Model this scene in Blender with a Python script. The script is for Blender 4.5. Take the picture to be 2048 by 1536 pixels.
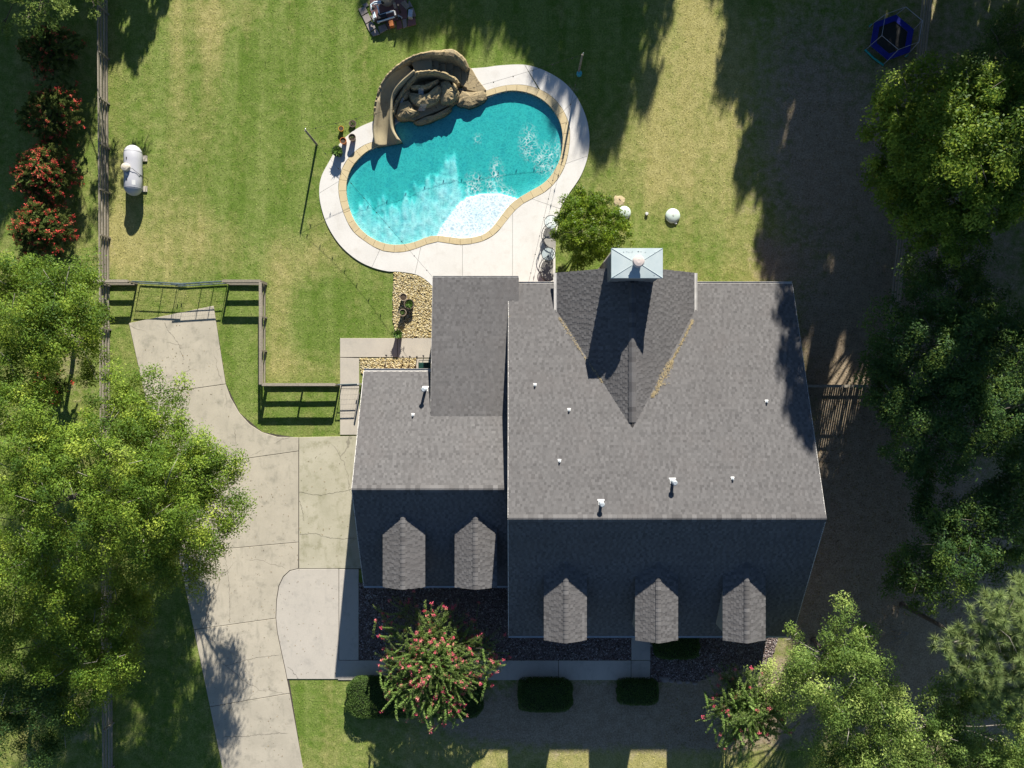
import bpy, math, random
import numpy as np
from mathutils import Vector, Matrix

random.seed(7)
rng = np.random.default_rng(7)
S = bpy.context.scene
COL = S.collection
for o in list(bpy.data.objects):
    bpy.data.objects.remove(o)

# ------------------------------------------------------------------ camera, sky, sun, exposure
CAM_H = 45.0
cd = bpy.data.cameras.new('camera')
cd.sensor_width = 36.0
cd.lens = 1440.0 / 2048.0 * 36.0
cd.clip_start = 0.5
cd.clip_end = 3000
cam = bpy.data.objects.new('camera', cd)
COL.objects.link(cam)
cam.location = (0, 0, CAM_H)
cam.rotation_euler = (0, 0, 0)
S.camera = cam

SUN_DIR = Vector((-0.409, -2.222, -1.0)).normalized()      # the way the light travels
SUN_EL = math.asin(-SUN_DIR.z)
SUN_AZ = math.atan2(-SUN_DIR.x, -SUN_DIR.y)
w = bpy.data.worlds.new('World')
S.world = w
w.use_nodes = True
nt = w.node_tree
sky = nt.nodes.new('ShaderNodeTexSky')
sky.sky_type = 'NISHITA'
sky.sun_disc = False
sky.sun_elevation = SUN_EL
sky.sun_rotation = SUN_AZ
sky.altitude = 1500
sky.dust_density = 0.3
sky.ozone_density = 3.0
nt.links.new(sky.outputs[0], nt.nodes['Background'].inputs[0])
nt.nodes['Background'].inputs[1].default_value = 0.05
sl = bpy.data.lights.new('sun', 'SUN')
sl.energy = 5.0
sl.angle = math.radians(0.5)
sl.color = (1.0, 0.95, 0.86)
so = bpy.data.objects.new('sun', sl)
COL.objects.link(so)
so.rotation_euler = SUN_DIR.to_track_quat('-Z', 'Y').to_euler()
so.location = (10, 60, 60)
S.view_settings.view_transform = 'Standard'
S.view_settings.look = 'None'
S.view_settings.gamma = 1
S.view_settings.use_curve_mapping = False
S.view_settings.exposure = 1.2
S.render.engine = 'CYCLES'
S.cycles.max_bounces = 6
S.cycles.diffuse_bounces = 2
S.cycles.transparent_max_bounces = 16
S.cycles.caustics_reflective = False
S.cycles.caustics_refractive = False

# ------------------------------------------------------------------ helpers
PPM = 32.0                       # photograph pixels per metre on the ground
def P(px, py, z=0.0):
    """photograph pixel seen at height z -> world point"""
    k = (CAM_H - z) / 1440.0
    return Vector(((px - 1024) * k, (768 - py) * k, z))
def G(px, py, z=0.0):
    """ground-plan pixel (scale of the ground) -> world point at height z"""
    return Vector(((px - 1024) / PPM, (768 - py) / PPM, z))

def root_loc(o):
    v = Vector((0, 0, 0))
    while o is not None:
        v = v + o.location
        o = o.parent
    return v

def tag(o, label, cat, group=None, kind=None):
    o['label'] = label
    if cat: o['category'] = cat
    if group: o['group'] = group
    if kind: o['kind'] = kind
    return o

def thing(name, label, cat, loc, group=None):
    o = bpy.data.objects.new(name, None)
    COL.objects.link(o)
    o.location = loc
    o.empty_display_size = 0.2
    return tag(o, label, cat, group)

def link(name, me, parent=None, mat=None):
    o = bpy.data.objects.new(name, me)
    COL.objects.link(o)
    if mat is not None and not me.materials:
        me.materials.append(mat)
    if parent is not None: o.parent = parent
    return o

def dup_tree(o, parent=None):
    c = o.copy()
    COL.objects.link(c)
    c.parent = parent
    for ch in list(o.children):
        dup_tree(ch, c)
    return c

class MB:
    def __init__(self):
        self.v = []; self.f = []; self.t = []
    def add(self, vs, fs, tone=0.5):
        b = len(self.v)
        self.v.extend([tuple(p) for p in vs])
        self.f.extend([tuple(i + b for i in f) for f in fs])
        self.t.extend([tone] * len(vs))
        return self
    def box(self, c, s, rz=0.0, tone=0.5, M=None):
        hx, hy, hz = s[0] / 2, s[1] / 2, s[2] / 2
        vs = [Vector((x * hx, y * hy, z * hz)) for z in (-1, 1) for x, y in ((-1, -1), (1, -1), (1, 1), (-1, 1))]
        if M is None: M = Matrix.Rotation(rz, 3, 'Z')
        c = Vector(c)
        vs = [M @ p + c for p in vs]
        self.add(vs, [(3, 2, 1, 0), (4, 5, 6, 7), (0, 1, 5, 4), (1, 2, 6, 5), (2, 3, 7, 6), (3, 0, 4, 7)], tone)
        return self
    def bar(self, a, b, wd, ht, tone=0.5):
        """rectangular bar from a to b, wd across, ht in height"""
        a = Vector(a); b = Vector(b); d = b - a; L = d.length; d.normalize()
        up = Vector((0, 0, 1)) if abs(d.z) < 0.95 else Vector((0, 1, 0))
        s = d.cross(up).normalized(); u = s.cross(d).normalized()
        M = Matrix((d, s, u)).transposed()
        return self.box((a + b) / 2, (L, wd, ht), tone=tone, M=M)
    def prism(self, poly, z0, z1, tone=0.5, ztop=None):
        n = len(poly)
        area = sum(poly[i][0] * poly[(i + 1) % n][1] - poly[(i + 1) % n][0] * poly[i][1] for i in range(n))
        if area < 0: poly = list(reversed(poly)); ztop = list(reversed(ztop)) if ztop else None
        vs = [(p[0], p[1], z0) for p in poly] + [(p[0], p[1], ztop[i] if ztop else z1) for i, p in enumerate(poly)]
        fs = [tuple(range(n - 1, -1, -1)), tuple(range(n, 2 * n))]
        fs += [(i, (i + 1) % n, n + (i + 1) % n, n + i) for i in range(n)]
        return self.add(vs, fs, tone)
    def tube(self, pts, rad, n=6, tone=0.5, cap=True):
        pts = [Vector(p) for p in pts]
        if not isinstance(rad, (list, tuple)): rad = [rad] * len(pts)
        vs = []; fs = []
        ref = Vector((0.31, 0.57, 0.76))
        for i, p in enumerate(pts):
            d = (pts[min(i + 1, len(pts) - 1)] - pts[max(i - 1, 0)])
            if d.length < 1e-9: d = Vector((0, 0, 1))
            d.normalize()
            s = d.cross(ref)
            if s.length < 0.05: s = d.cross(Vector((1, 0, 0)))
            s.normalize(); u = s.cross(d)
            for k in range(n):
                a = 2 * math.pi * k / n
                vs.append(p + (s * math.cos(a) + u * math.sin(a)) * rad[i])
        for i in range(len(pts) - 1):
            for k in range(n):
                a = i * n + k; b = i * n + (k + 1) % n
                fs.append((a, a + n, b + n, b))
        if cap:
            fs.append(tuple(range(n))); m = (len(pts) - 1) * n
            fs.append(tuple(m + n - 1 - k for k in range(n)))
        return self.add(vs, fs, tone)
    def lathe(self, c, prof, n=20, tone=0.5, sx=1, sy=1):
        """prof: list of (radius, z)"""
        c = Vector(c); vs = []; fs = []
        for r, z in prof:
            for k in range(n):
                a = 2 * math.pi * k / n
                vs.append((c.x + r * sx * math.cos(a), c.y + r * sy * math.sin(a), c.z + z))
        for i in range(len(prof) - 1):
            for k in range(n):
                a = i * n + k; b = i * n + (k + 1) % n
                fs.append((a, b, b + n, a + n))
        fs.append(tuple(range(n - 1, -1, -1))); m = (len(prof) - 1) * n
        fs.append(tuple(m + k for k in range(n)))
        return self.add(vs, fs, tone)
    def loft(self, secs, closed=False, cap=True, tone=0.5):
        n = len(secs[0]); vs = [p for s in secs for p in s]; fs = []
        for i in range(len(secs) - 1):
            for k in range(n if closed else n - 1):
                a = i * n + k; b = i * n + (k + 1) % n
                fs.append((a, b, b + n, a + n))
        if cap and closed:
            fs.append(tuple(range(n - 1, -1, -1))); m = (len(secs) - 1) * n
            fs.append(tuple(m + k for k in range(n)))
        return self.add(vs, fs, tone)
    def build(self, name, mat, parent=None, smooth=False, origin=None, kind=None, label=None, bevel=0.0):
        o0 = Vector(origin) if origin is not None else (root_loc(parent) if parent is not None else Vector((0, 0, 0)))
        me = bpy.data.meshes.new(name)
        me.from_pydata([(p[0] - o0.x, p[1] - o0.y, p[2] - o0.z) for p in self.v], [], self.f)
        at = me.attributes.new('tone', 'FLOAT', 'POINT')
        at.data.foreach_set('value', np.array(self.t, np.float32))
        me.materials.append(mat)
        if smooth: me.polygons.foreach_set('use_smooth', [True] * len(me.polygons))
        me.update()
        o = link(name, me, parent)
        if parent is None: o.location = o0
        if kind: o['kind'] = kind
        if label: o['label'] = label
        if bevel:
            m = o.modifiers.new('bevel', 'BEVEL'); m.width = bevel; m.segments = 2; m.limit_method = 'ANGLE'
        return o

def fast_mesh(name, V, nper, tone, mat, parent=None, kind=None, smooth=False):
    """V: (N*nper,3) array of separate little polygons, world coords"""
    o0 = root_loc(parent) if parent is not None else Vector((0, 0, 0))
    V = np.asarray(V, np.float32) - np.array(o0, np.float32)
    nv = len(V); nf = nv // nper
    me = bpy.data.meshes.new(name)
    me.vertices.add(nv); me.vertices.foreach_set('co', V.ravel())
    me.loops.add(nv); me.loops.foreach_set('vertex_index', np.arange(nv, dtype=np.int32))
    me.polygons.add(nf)
    me.polygons.foreach_set('loop_start', np.arange(0, nv, nper, dtype=np.int32))
    me.polygons.foreach_set('loop_total', np.full(nf, nper, np.int32))
    at = me.attributes.new('tone', 'FLOAT', 'POINT')
    at.data.foreach_set('value', np.repeat(np.asarray(tone, np.float32), nper))
    me.materials.append(mat)
    me.update(calc_edges=True)
    o = link(name, me, parent)
    if kind: o['kind'] = kind
    return o

def indexed_mesh(name, V, F, tone, mat, parent=None, kind=None, smooth=False, origin=None):
    """V (n,3); F (m,3 or 4) numpy"""
    o0 = Vector(origin) if origin is not None else (root_loc(parent) if parent is not None else Vector((0, 0, 0)))
    V = np.asarray(V, np.float32) - np.array(o0, np.float32)
    F = np.asarray(F, np.int32); k = F.shape[1]
    me = bpy.data.meshes.new(name)
    me.vertices.add(len(V)); me.vertices.foreach_set('co', V.ravel())
    me.loops.add(F.size); me.loops.foreach_set('vertex_index', F.ravel())
    me.polygons.add(len(F))
    me.polygons.foreach_set('loop_start', np.arange(0, F.size, k, dtype=np.int32))
    me.polygons.foreach_set('loop_total', np.full(len(F), k, np.int32))
    me.polygons.foreach_set('use_smooth', np.full(len(F), bool(smooth)))
    at = me.attributes.new('tone', 'FLOAT', 'POINT')
    at.data.foreach_set('value', np.asarray(tone, np.float32))
    me.materials.append(mat)
    me.update(calc_edges=True)
    o = link(name, me, parent)
    if parent is None: o.location = o0
    if kind: o['kind'] = kind
    return o

def inside(poly, X, Y):
    r = np.zeros(X.shape, bool); n = len(poly); j = n - 1
    for i in range(n):
        xi, yi = poly[i]; xj, yj = poly[j]
        if yi != yj:
            c = ((yi > Y) != (yj > Y)) & (X < (xj - xi) * (Y - yi) / (yj - yi) + xi)
            r ^= c
        j = i
    return r

def smooth_closed(pts, step):
    """resample a closed polyline (Catmull-Rom) at about equal steps"""
    n = len(pts); out = []
    for i in range(n):
        p0, p1, p2, p3 = (np.array(pts[(i + k - 1) % n], float) for k in range(4))
        for t in np.linspace(0, 1, 12, endpoint=False):
            out.append(0.5 * (2 * p1 + (p2 - p0) * t + (2 * p0 - 5 * p1 + 4 * p2 - p3) * t * t + (3 * p1 - p0 - 3 * p2 + p3) * t ** 3))
    return out
def smooth_open(pts, m=8):
    out = []; n = len(pts)
    for i in range(n - 1):
        p0, p1, p2, p3 = (np.array(pts[min(max(i + k - 1, 0), n - 1)], float) for k in range(4))
        for t in np.linspace(0, 1, m, endpoint=False):
            out.append(0.5 * (2 * p1 + (p2 - p0) * t + (2 * p0 - 5 * p1 + 4 * p2 - p3) * t * t + (3 * p1 - p0 - 3 * p2 + p3) * t ** 3))
    out.append(np.array(pts[-1], float))
    return out
def resample(pts, n):
    a = np.array(pts, float)
    d = np.r_[0, np.cumsum(np.linalg.norm(np.diff(a, axis=0), axis=1))]
    t = np.linspace(0, d[-1], n)
    return np.stack([np.interp(t, d, a[:, k]) for k in range(a.shape[1])], 1)

# ------------------------------------------------------------------ materials
def new_mat(name):
    m = bpy.data.materials.new(name); m.use_nodes = True
    n = m.node_tree
    b = n.nodes['Principled BSDF']
    return m, n, b
def ND(n, t, **kw):
    x = n.nodes.new(t)
    for k, v in kw.items():
        if k.startswith('i_'):
            key = k[2:]
            x.inputs[int(key) if key.isdigit() else key].default_value = v
        else: setattr(x, k, v)
    return x
def mixc(n, fac, a, b, blend='MIX'):
    x = n.nodes.new('ShaderNodeMix'); x.data_type = 'RGBA'; x.blend_type = blend
    for i, v in ((0, fac), (6, a), (7, b)):
        if hasattr(v, 'links') or hasattr(v, 'is_linked'): n.links.new(v, x.inputs[i])
        elif isinstance(v, tuple): x.inputs[i].default_value = (*v, 1) if len(v) == 3 else v
        else: x.inputs[i].default_value = v
    return x.outputs[2]
def ramp(n, src, a, b):
    x = n.nodes.new('ShaderNodeMapRange'); x.clamp = True
    n.links.new(src, x.inputs[0]); x.inputs[1].default_value = a; x.inputs[2].default_value = b
    return x.outputs[0]
def math_n(n, op, a, b=None):
    x = n.nodes.new('ShaderNodeMath'); x.operation = op
    for i, v in ((0, a), (1, b)):
        if v is None: continue
        if hasattr(v, 'is_linked'): n.links.new(v, x.inputs[i])
        else: x.inputs[i].default_value = v
    return x.outputs[0]
def noise(n, vec, scale, detail=4, rough=0.55, mapping=None):
    if mapping:
        mp = ND(n, 'ShaderNodeMapping'); mp.inputs['Scale'].default_value = mapping
        n.links.new(vec, mp.inputs[0]); vec = mp.outputs[0]
    x = ND(n, 'ShaderNodeTexNoise', i_Scale=scale, i_Detail=detail, i_Roughness=rough)
    n.links.new(vec, x.inputs['Vector'])
    return x.outputs[0]
def bump(n, b, h, strength, dist):
    x = ND(n, 'ShaderNodeBump', i_Strength=strength, i_Distance=dist)
    n.links.new(h, x.inputs['Height']); n.links.new(x.outputs[0], b.inputs['Normal'])
    return x
def attr(n, name):
    x = ND(n, 'ShaderNodeAttribute'); x.attribute_name = name
    return x.outputs['Fac']

def simple(name, c, rough=0.6, c2=None, scale=6.0, metal=0.0, bs=0.0, bscale=30.0, tone=0.0, spec=0.3):
    m, n, b = new_mat(name)
    b.inputs['Roughness'].default_value = rough
    b.inputs['Metallic'].default_value = metal
    b.inputs['Specular IOR Level'].default_value = spec
    tc = ND(n, 'ShaderNodeNewGeometry').outputs['Position']
    c2 = c2 or tuple(x * 0.75 for x in c)
    f = ramp(n, noise(n, tc, scale, 5), 0.32, 0.68)
    col = mixc(n, f, c, c2)
    if tone:
        t = attr(n, 'tone')
        col = mixc(n, math_n(n, 'MULTIPLY', t, tone), col, tuple(x * 0.35 for x in c))
    n.links.new(col, b.inputs['Base Color'])
    if bs: bump(n, b, noise(n, tc, bscale, 4), bs, 0.02)
    return m

M = {}
M['shingle_deck'] = simple('roof_deck', (0.06, 0.055, 0.052), 0.9)
def shingle_mat(name, use_obj):
    m, n, b = new_mat(name)
    b.inputs['Roughness'].default_value = 0.92
    b.inputs['Specular IOR Level'].default_value = 0.15
    pos = ND(n, 'ShaderNodeNewGeometry').outputs['Position']
    t = ND(n, 'ShaderNodeObjectInfo').outputs['Random'] if use_obj else attr(n, 'tone')
    col = mixc(n, t, (0.070, 0.067, 0.067), (0.164, 0.158, 0.156))
    col = mixc(n, math_n(n, 'MULTIPLY', ramp(n, noise(n, pos, 0.55, 3), 0.5, 0.7), 0.30), col, (0.125, 0.112, 0.107))
    col = mixc(n, math_n(n, 'MULTIPLY', ramp(n, noise(n, pos, 0.3, 5, 0.6, (1, 0.5, 0.5)), 0.5, 0.75), 0.30), col, (0.075, 0.070, 0.070))
    g = noise(n, pos, 60, 3, 0.8)
    col = mixc(n, ramp(n, g, 0.25, 0.75), mixc(n, 0.30, col, (0.02, 0.02, 0.02)), mixc(n, 0.12, col, (0.4, 0.38, 0.37)))
    n.links.new(col, b.inputs['Base Color'])
    bump(n, b, g, 0.35, 0.01)
    return m
M['shingle'] = shingle_mat('asphalt_shingle', False)
M['shingle_one'] = shingle_mat('asphalt_shingle_single', True)
M['gutter'] = simple('gutter_paint', (0.52, 0.50, 0.47), 0.5, (0.40, 0.38, 0.35), 3)
M['siding'] = simple('wall_siding', (0.36, 0.33, 0.28), 0.8, (0.30, 0.27, 0.23), 2, bs=0.2)
M['brick'] = simple('wall_brick', (0.30, 0.17, 0.12), 0.85, (0.22, 0.12, 0.09), 5, bs=0.2)
M['trim'] = simple('trim_paint', (0.6, 0.58, 0.54), 0.6)
M['glass'] = simple('window_glass', (0.03, 0.04, 0.05), 0.08, spec=0.6)
M['zinc'] = simple('chimney_cap_metal', (0.47, 0.53, 0.53), 0.45, (0.40, 0.47, 0.48), 1.8, 0.0, spec=0.5)
M['flue'] = simple('flue_cap_metal', (0.62, 0.53, 0.48), 0.5, (0.5, 0.43, 0.4), 6)
M['pvcwhite'] = simple('white_vent', (0.60, 0.60, 0.58), 0.5, (0.5, 0.5, 0.5), 8)
M['galv'] = simple('galvanised', (0.50, 0.54, 0.56), 0.4, (0.38, 0.42, 0.45), 8, 0.3)
M['black'] = simple('black_iron', (0.02, 0.02, 0.022), 0.5)
M['blackplastic'] = simple('black_plastic', (0.025, 0.025, 0.025), 0.45)

def wood_mat(name, c1, c2):
    m, n, b = new_mat(name)
    b.inputs['Roughness'].default_value = 0.9
    b.inputs['Specular IOR Level'].default_value = 0.15
    pos = ND(n, 'ShaderNodeNewGeometry').outputs['Position']
    t = ND(n, 'ShaderNodeObjectInfo').outputs['Random']
    f = noise(n, pos, 9, 6, 0.7)
    col = mixc(n, ramp(n, f, 0.35, 0.65), c1, c2)
    col = mixc(n, math_n(n, 'MULTIPLY', t, 0.45), col, tuple(x * 0.5 for x in c2))
    n.links.new(col, b.inputs['Base Color'])
    bump(n, b, f, 0.5, 0.02)
    return m
M['wood'] = wood_mat('weathered_wood', (0.36, 0.315, 0.25), (0.25, 0.22, 0.17))
M['wooddark'] = wood_mat('dark_wood', (0.10, 0.09, 0.08), (0.06, 0.055, 0.05))
M['bark'] = wood_mat('tree_bark', (0.20, 0.175, 0.15), (0.11, 0.095, 0.08))
M['barkpale'] = wood_mat('pale_bark', (0.34, 0.31, 0.27), (0.20, 0.18, 0.155))

def concrete(name, c1, c2, c3, cracks=False, stain=0.5, seed=0.0):
    m, n, b = new_mat(name)
    b.inputs['Roughness'].default_value = 0.9
    b.inputs['Specular IOR Level'].default_value = 0.2
    pos = ND(n, 'ShaderNodeNewGeometry').outputs['Position']
    off = ND(n, 'ShaderNodeVectorMath', operation='ADD'); off.inputs[1].default_value = (seed, seed * 1.7, 0)
    n.links.new(pos, off.inputs[0]); pos = off.outputs[0]
    rnd = ND(n, 'ShaderNodeObjectInfo').outputs['Random']
    col = mixc(n, ramp(n, noise(n, pos, 0.55, 6, 0.6), 0.38, 0.66), c1, c2)
    col = mixc(n, math_n(n, 'MULTIPLY', ramp(n, noise(n, pos, 1.3, 8, 0.72), 0.52, 0.72), stain), col, c3)
    col = mixc(n, math_n(n, 'MULTIPLY', ramp(n, noise(n, pos, 2.5, 5, 0.7, (1, 0.25, 1)), 0.55, 0.75), stain * 0.6), col, c3)
    col = mixc(n, math_n(n, 'MULTIPLY', rnd, 0.16), col, c3)
    g = noise(n, pos, 14, 5, 0.8)
    col = mixc(n, ramp(n, g, 0.3, 0.7), mixc(n, 0.12, col, (0.03, 0.03, 0.03)), col)
    if cracks:
        dn = ND(n, 'ShaderNodeTexNoise', i_Scale=1.2, i_Detail=5); n.links.new(pos, dn.inputs['Vector'])
        va = ND(n, 'ShaderNodeVectorMath', operation='MULTIPLY_ADD')
        n.links.new(dn.outputs['Color'], va.inputs[0]); va.inputs[1].default_value = (0.8, 0.8, 0); n.links.new(pos, va.inputs[2])
        vo = ND(n, 'ShaderNodeTexVoronoi', feature='DISTANCE_TO_EDGE', i_Scale=0.17)
        n.links.new(va.outputs[0], vo.inputs['Vector'])
        c = ramp(n, vo.outputs['Distance'], 0.0048, 0.0012)
        c = math_n(n, 'MULTIPLY', c, ramp(n, noise(n, pos, 0.35, 2), 0.44, 0.50))
        col = mixc(n, math_n(n, 'MULTIPLY', c, 0.55), col, (0.12, 0.105, 0.085))
    n.links.new(col, b.inputs['Base Color'])
    bump(n, b, g, 0.25, 0.01)
    return m
M['drive'] = concrete('driveway_concrete', (0.49, 0.44, 0.35), (0.42, 0.378, 0.30), (0.235, 0.22, 0.175), True, 0.8)
M['pad'] = concrete('garage_pad_concrete', (0.46, 0.425, 0.325), (0.38, 0.355, 0.26), (0.235, 0.225, 0.135), True, 0.85, 31.0)
M['apron'] = concrete('apron_concrete', (0.52, 0.475, 0.41), (0.48, 0.44, 0.38), (0.33, 0.31, 0.275), False, 0.7, 11.0)
M['walk'] = concrete('walk_concrete', (0.50, 0.45, 0.37), (0.43, 0.39, 0.33), (0.32, 0.295, 0.25), False, 0.45, 5.0)
M['deck'] = concrete('pool_deck_concrete', (0.70, 0.675, 0.63), (0.65, 0.625, 0.58), (0.52, 0.48, 0.42), False, 0.5, 3.0)
M['coping'] = concrete('coping_stone', (0.60, 0.49, 0.29), (0.54, 0.45, 0.28), (0.43, 0.32, 0.17), False, 0.6, 9.0)
M['joint'] = simple('joint_fill', (0.07, 0.06, 0.05), 0.95)
M['rock'] = concrete('carved_rock', (0.40, 0.33, 0.195), (0.32, 0.26, 0.155), (0.16, 0.125, 0.08), False, 0.8, 2.0)
M['rockstep'] = concrete('carved_step', (0.32, 0.265, 0.17), (0.27, 0.225, 0.14), (0.16, 0.13, 0.085), False, 0.7, 8.0)
M['trough'] = concrete('slide_surface', (0.42, 0.355, 0.22), (0.35, 0.29, 0.18), (0.22, 0.175, 0.11), False, 0.8, 6.0)
for k in ('rock', 'rockstep'):
    n = M[k].node_tree; b = n.nodes['Principled BSDF']
    pos = ND(n, 'ShaderNodeNewGeometry').outputs['Position']
    dn = ND(n, 'ShaderNodeTexNoise', i_Scale=2.5, i_Detail=4); n.links.new(pos, dn.inputs['Vector'])
    va = ND(n, 'ShaderNodeVectorMath', operation='MULTIPLY_ADD'); n.links.new(dn.outputs['Color'], va.inputs[0]); va.inputs[1].default_value = (.6, .6, .6); n.links.new(pos, va.inputs[2])
    vo = ND(n, 'ShaderNodeTexVoronoi', feature='DISTANCE_TO_EDGE', i_Scale=.9 if k != 'rock' else 1.3); n.links.new(va.outputs[0], vo.inputs['Vector'])
    ck = ramp(n, vo.outputs['Distance'], .0, .014)
    vc = ND(n, 'ShaderNodeTexVoronoi', i_Scale=.9 if k != 'rock' else 1.3); n.links.new(va.outputs[0], vc.inputs['Vector'])
    sp_ = ND(n, 'ShaderNodeSeparateColor'); n.links.new(vc.outputs['Color'], sp_.inputs[0])
    base_c = b.inputs['Base Color'].links[0].from_socket
    tint = mixc(n, 1.0, base_c, mixc(n, sp_.outputs[0], (.86, .86, .87), (1.22, 1.16, 1.06)), 'MULTIPLY')
    n.links.new(mixc(n, ck, (0.05, 0.04, 0.03), tint), b.inputs['Base Color'])
    hs = math_n(n, 'ADD', noise(n, pos, 7, 8, 0.75), math_n(n, 'MULTIPLY', ck, .5))
    bump(n, b, hs, 0.6, 0.05)
M['pvc'] = simple('pvc_pipe', (0.62, 0.70, 0.74), 0.4, (0.52, 0.62, 0.68), 9)
M['paver'] = concrete('paver_grey', (0.30, 0.26, 0.24), (0.25, 0.22, 0.21), (0.18, 0.16, 0.15), False, 0.7)
M['paverred'] = concrete('paver_red', (0.24, 0.13, 0.12), (0.20, 0.11, 0.105), (0.14, 0.09, 0.085), False, 0.7)
M['tankpaint'] = simple('tank_paint', (0.46, 0.46, 0.48), 0.4, (0.41, 0.41, 0.44), 1.5, spec=0.5)
M['tancream'] = simple('cream_plastic', (0.62, 0.56, 0.44), 0.45)
M['filter'] = simple('filter_tank', (0.36, 0.33, 0.28), 0.5)
M['orange'] = simple('terracotta', (0.50, 0.17, 0.045), 0.7, (0.38, 0.12, 0.035), 20)
M['amber'] = simple('amber_glaze', (0.62, 0.32, 0.05), 0.35, (0.45, 0.2, 0.03), 20)
M['brownpot'] = simple('brown_pot', (0.16, 0.12, 0.09), 0.7)
M['tanpot'] = simple('tan_pot', (0.36, 0.29, 0.21), 0.7)
M['soil'] = simple('soil', (0.055, 0.038, 0.026), 1.0, (0.09, 0.065, 0.045), 10, bs=0.6)
M['lid'] = simple('septic_lid', (0.56, 0.64, 0.58), 0.5, (0.48, 0.56, 0.5), 3)
M['sand'] = simple('sand', (0.50, 0.41, 0.25), 1.0, (0.42, 0.33, 0.19), 8, bs=0.5)
M['binplastic'] = simple('green_bin', (0.012, 0.05, 0.04), 0.45)
M['tramp_pad'] = simple('blue_pad', (0.012, 0.022, 0.30), 0.55)
M['teal'] = simple('teal_foam', (0.02, 0.33, 0.32), 0.6)
M['cyan'] = simple('cyan_plastic', (0.08, 0.45, 0.52), 0.5)
M['steel'] = simple('steel_tube', (0.40, 0.42, 0.50), 0.4, metal=0.3)
M['gatepaint'] = simple('gate_tube', (0.11, 0.145, 0.155), 0.5, (0.08, 0.11, 0.12), 5)
M['fabric'] = simple('chair_sling', (0.35, 0.33, 0.30), 0.8)
M['needles'] = simple('dry_needles', (0.42, 0.34, 0.19), 0.95, (0.33, 0.25, 0.13), 4)
mm, n, b = new_mat('table_glass')
b.inputs['Base Color'].default_value = (0.75, 0.85, 0.85, 1); b.inputs['Roughness'].default_value = 0.05
b.inputs['Alpha'].default_value = 0.35
M['tglass'] = mm

def leaf_mat(name, dark, mid, light, trans=0.3, rough=0.55, spec=0.16):
    m, n, b = new_mat(name)
    b.inputs['Roughness'].default_value = rough
    b.inputs['Specular IOR Level'].default_value = spec
    t = attr(n, 'tone')
    col = mixc(n, ramp(n, t, 0.0, 0.55), dark, mid)
    col = mixc(n, ramp(n, t, 0.5, 1.0), col, light)
    n.links.new(col, b.inputs['Base Color'])
    tr = ND(n, 'ShaderNodeBsdfTranslucent')
    n.links.new(mixc(n, 0.5, col, tuple(min(1, x * 1.6) for x in light)), tr.inputs[0])
    mx = ND(n, 'ShaderNodeMixShader', i_0=trans)
    n.links.new(b.outputs[0], mx.inputs[1]); n.links.new(tr.outputs[0], mx.inputs[2])
    n.links.new(mx.outputs[0], n.nodes['Material Output'].inputs[0])
    return m
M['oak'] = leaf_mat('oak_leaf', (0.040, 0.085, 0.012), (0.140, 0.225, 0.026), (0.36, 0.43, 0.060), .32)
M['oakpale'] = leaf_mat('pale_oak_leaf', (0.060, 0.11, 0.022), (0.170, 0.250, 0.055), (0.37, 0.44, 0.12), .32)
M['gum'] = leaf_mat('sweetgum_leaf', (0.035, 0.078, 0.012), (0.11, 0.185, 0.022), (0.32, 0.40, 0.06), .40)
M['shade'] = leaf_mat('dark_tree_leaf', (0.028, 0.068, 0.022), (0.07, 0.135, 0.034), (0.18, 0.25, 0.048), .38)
M['pine'] = leaf_mat('pine_needle', (0.11, 0.165, 0.055), (0.19, 0.26, 0.09), (0.32, 0.37, 0.15), 0.3)
M['citrus'] = leaf_mat('citrus_leaf', (0.055, 0.11, 0.010), (0.13, 0.21, 0.017), (0.27, 0.34, 0.035), 0.38, 0.4)
M['myrtle'] = leaf_mat('myrtle_leaf', (0.10, 0.18, 0.04), (0.20, 0.31, 0.08), (0.38, 0.46, 0.17), 0.4)
M['myrtlered'] = leaf_mat('red_myrtle_leaf', (0.05, 0.09, 0.022), (0.10, 0.155, 0.04), (0.21, 0.23, 0.065), 0.35)
M['pink'] = leaf_mat('pink_blossom', (0.55, 0.05, 0.11), (0.72, 0.12, 0.20), (0.78, 0.34, 0.28), 0.3, 0.7, 0.1)
M['red'] = leaf_mat('red_blossom', (0.46, 0.03, 0.03), (0.64, 0.07, 0.065), (0.68, 0.22, 0.13), 0.25, 0.7, 0.1)
M['hedge'] = leaf_mat('hedge_leaf', (0.035, 0.075, 0.016), (0.065, 0.115, 0.024), (0.11, 0.165, 0.04), 0.25)
M['potplant'] = leaf_mat('pot_plant_leaf', (0.035, 0.09, 0.012), (0.07, 0.15, 0.02), (0.14, 0.22, 0.05), 0.3)
M['hedgecore'] = simple('hedge_twigs', (0.022, 0.035, 0.012), 1.0)

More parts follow.
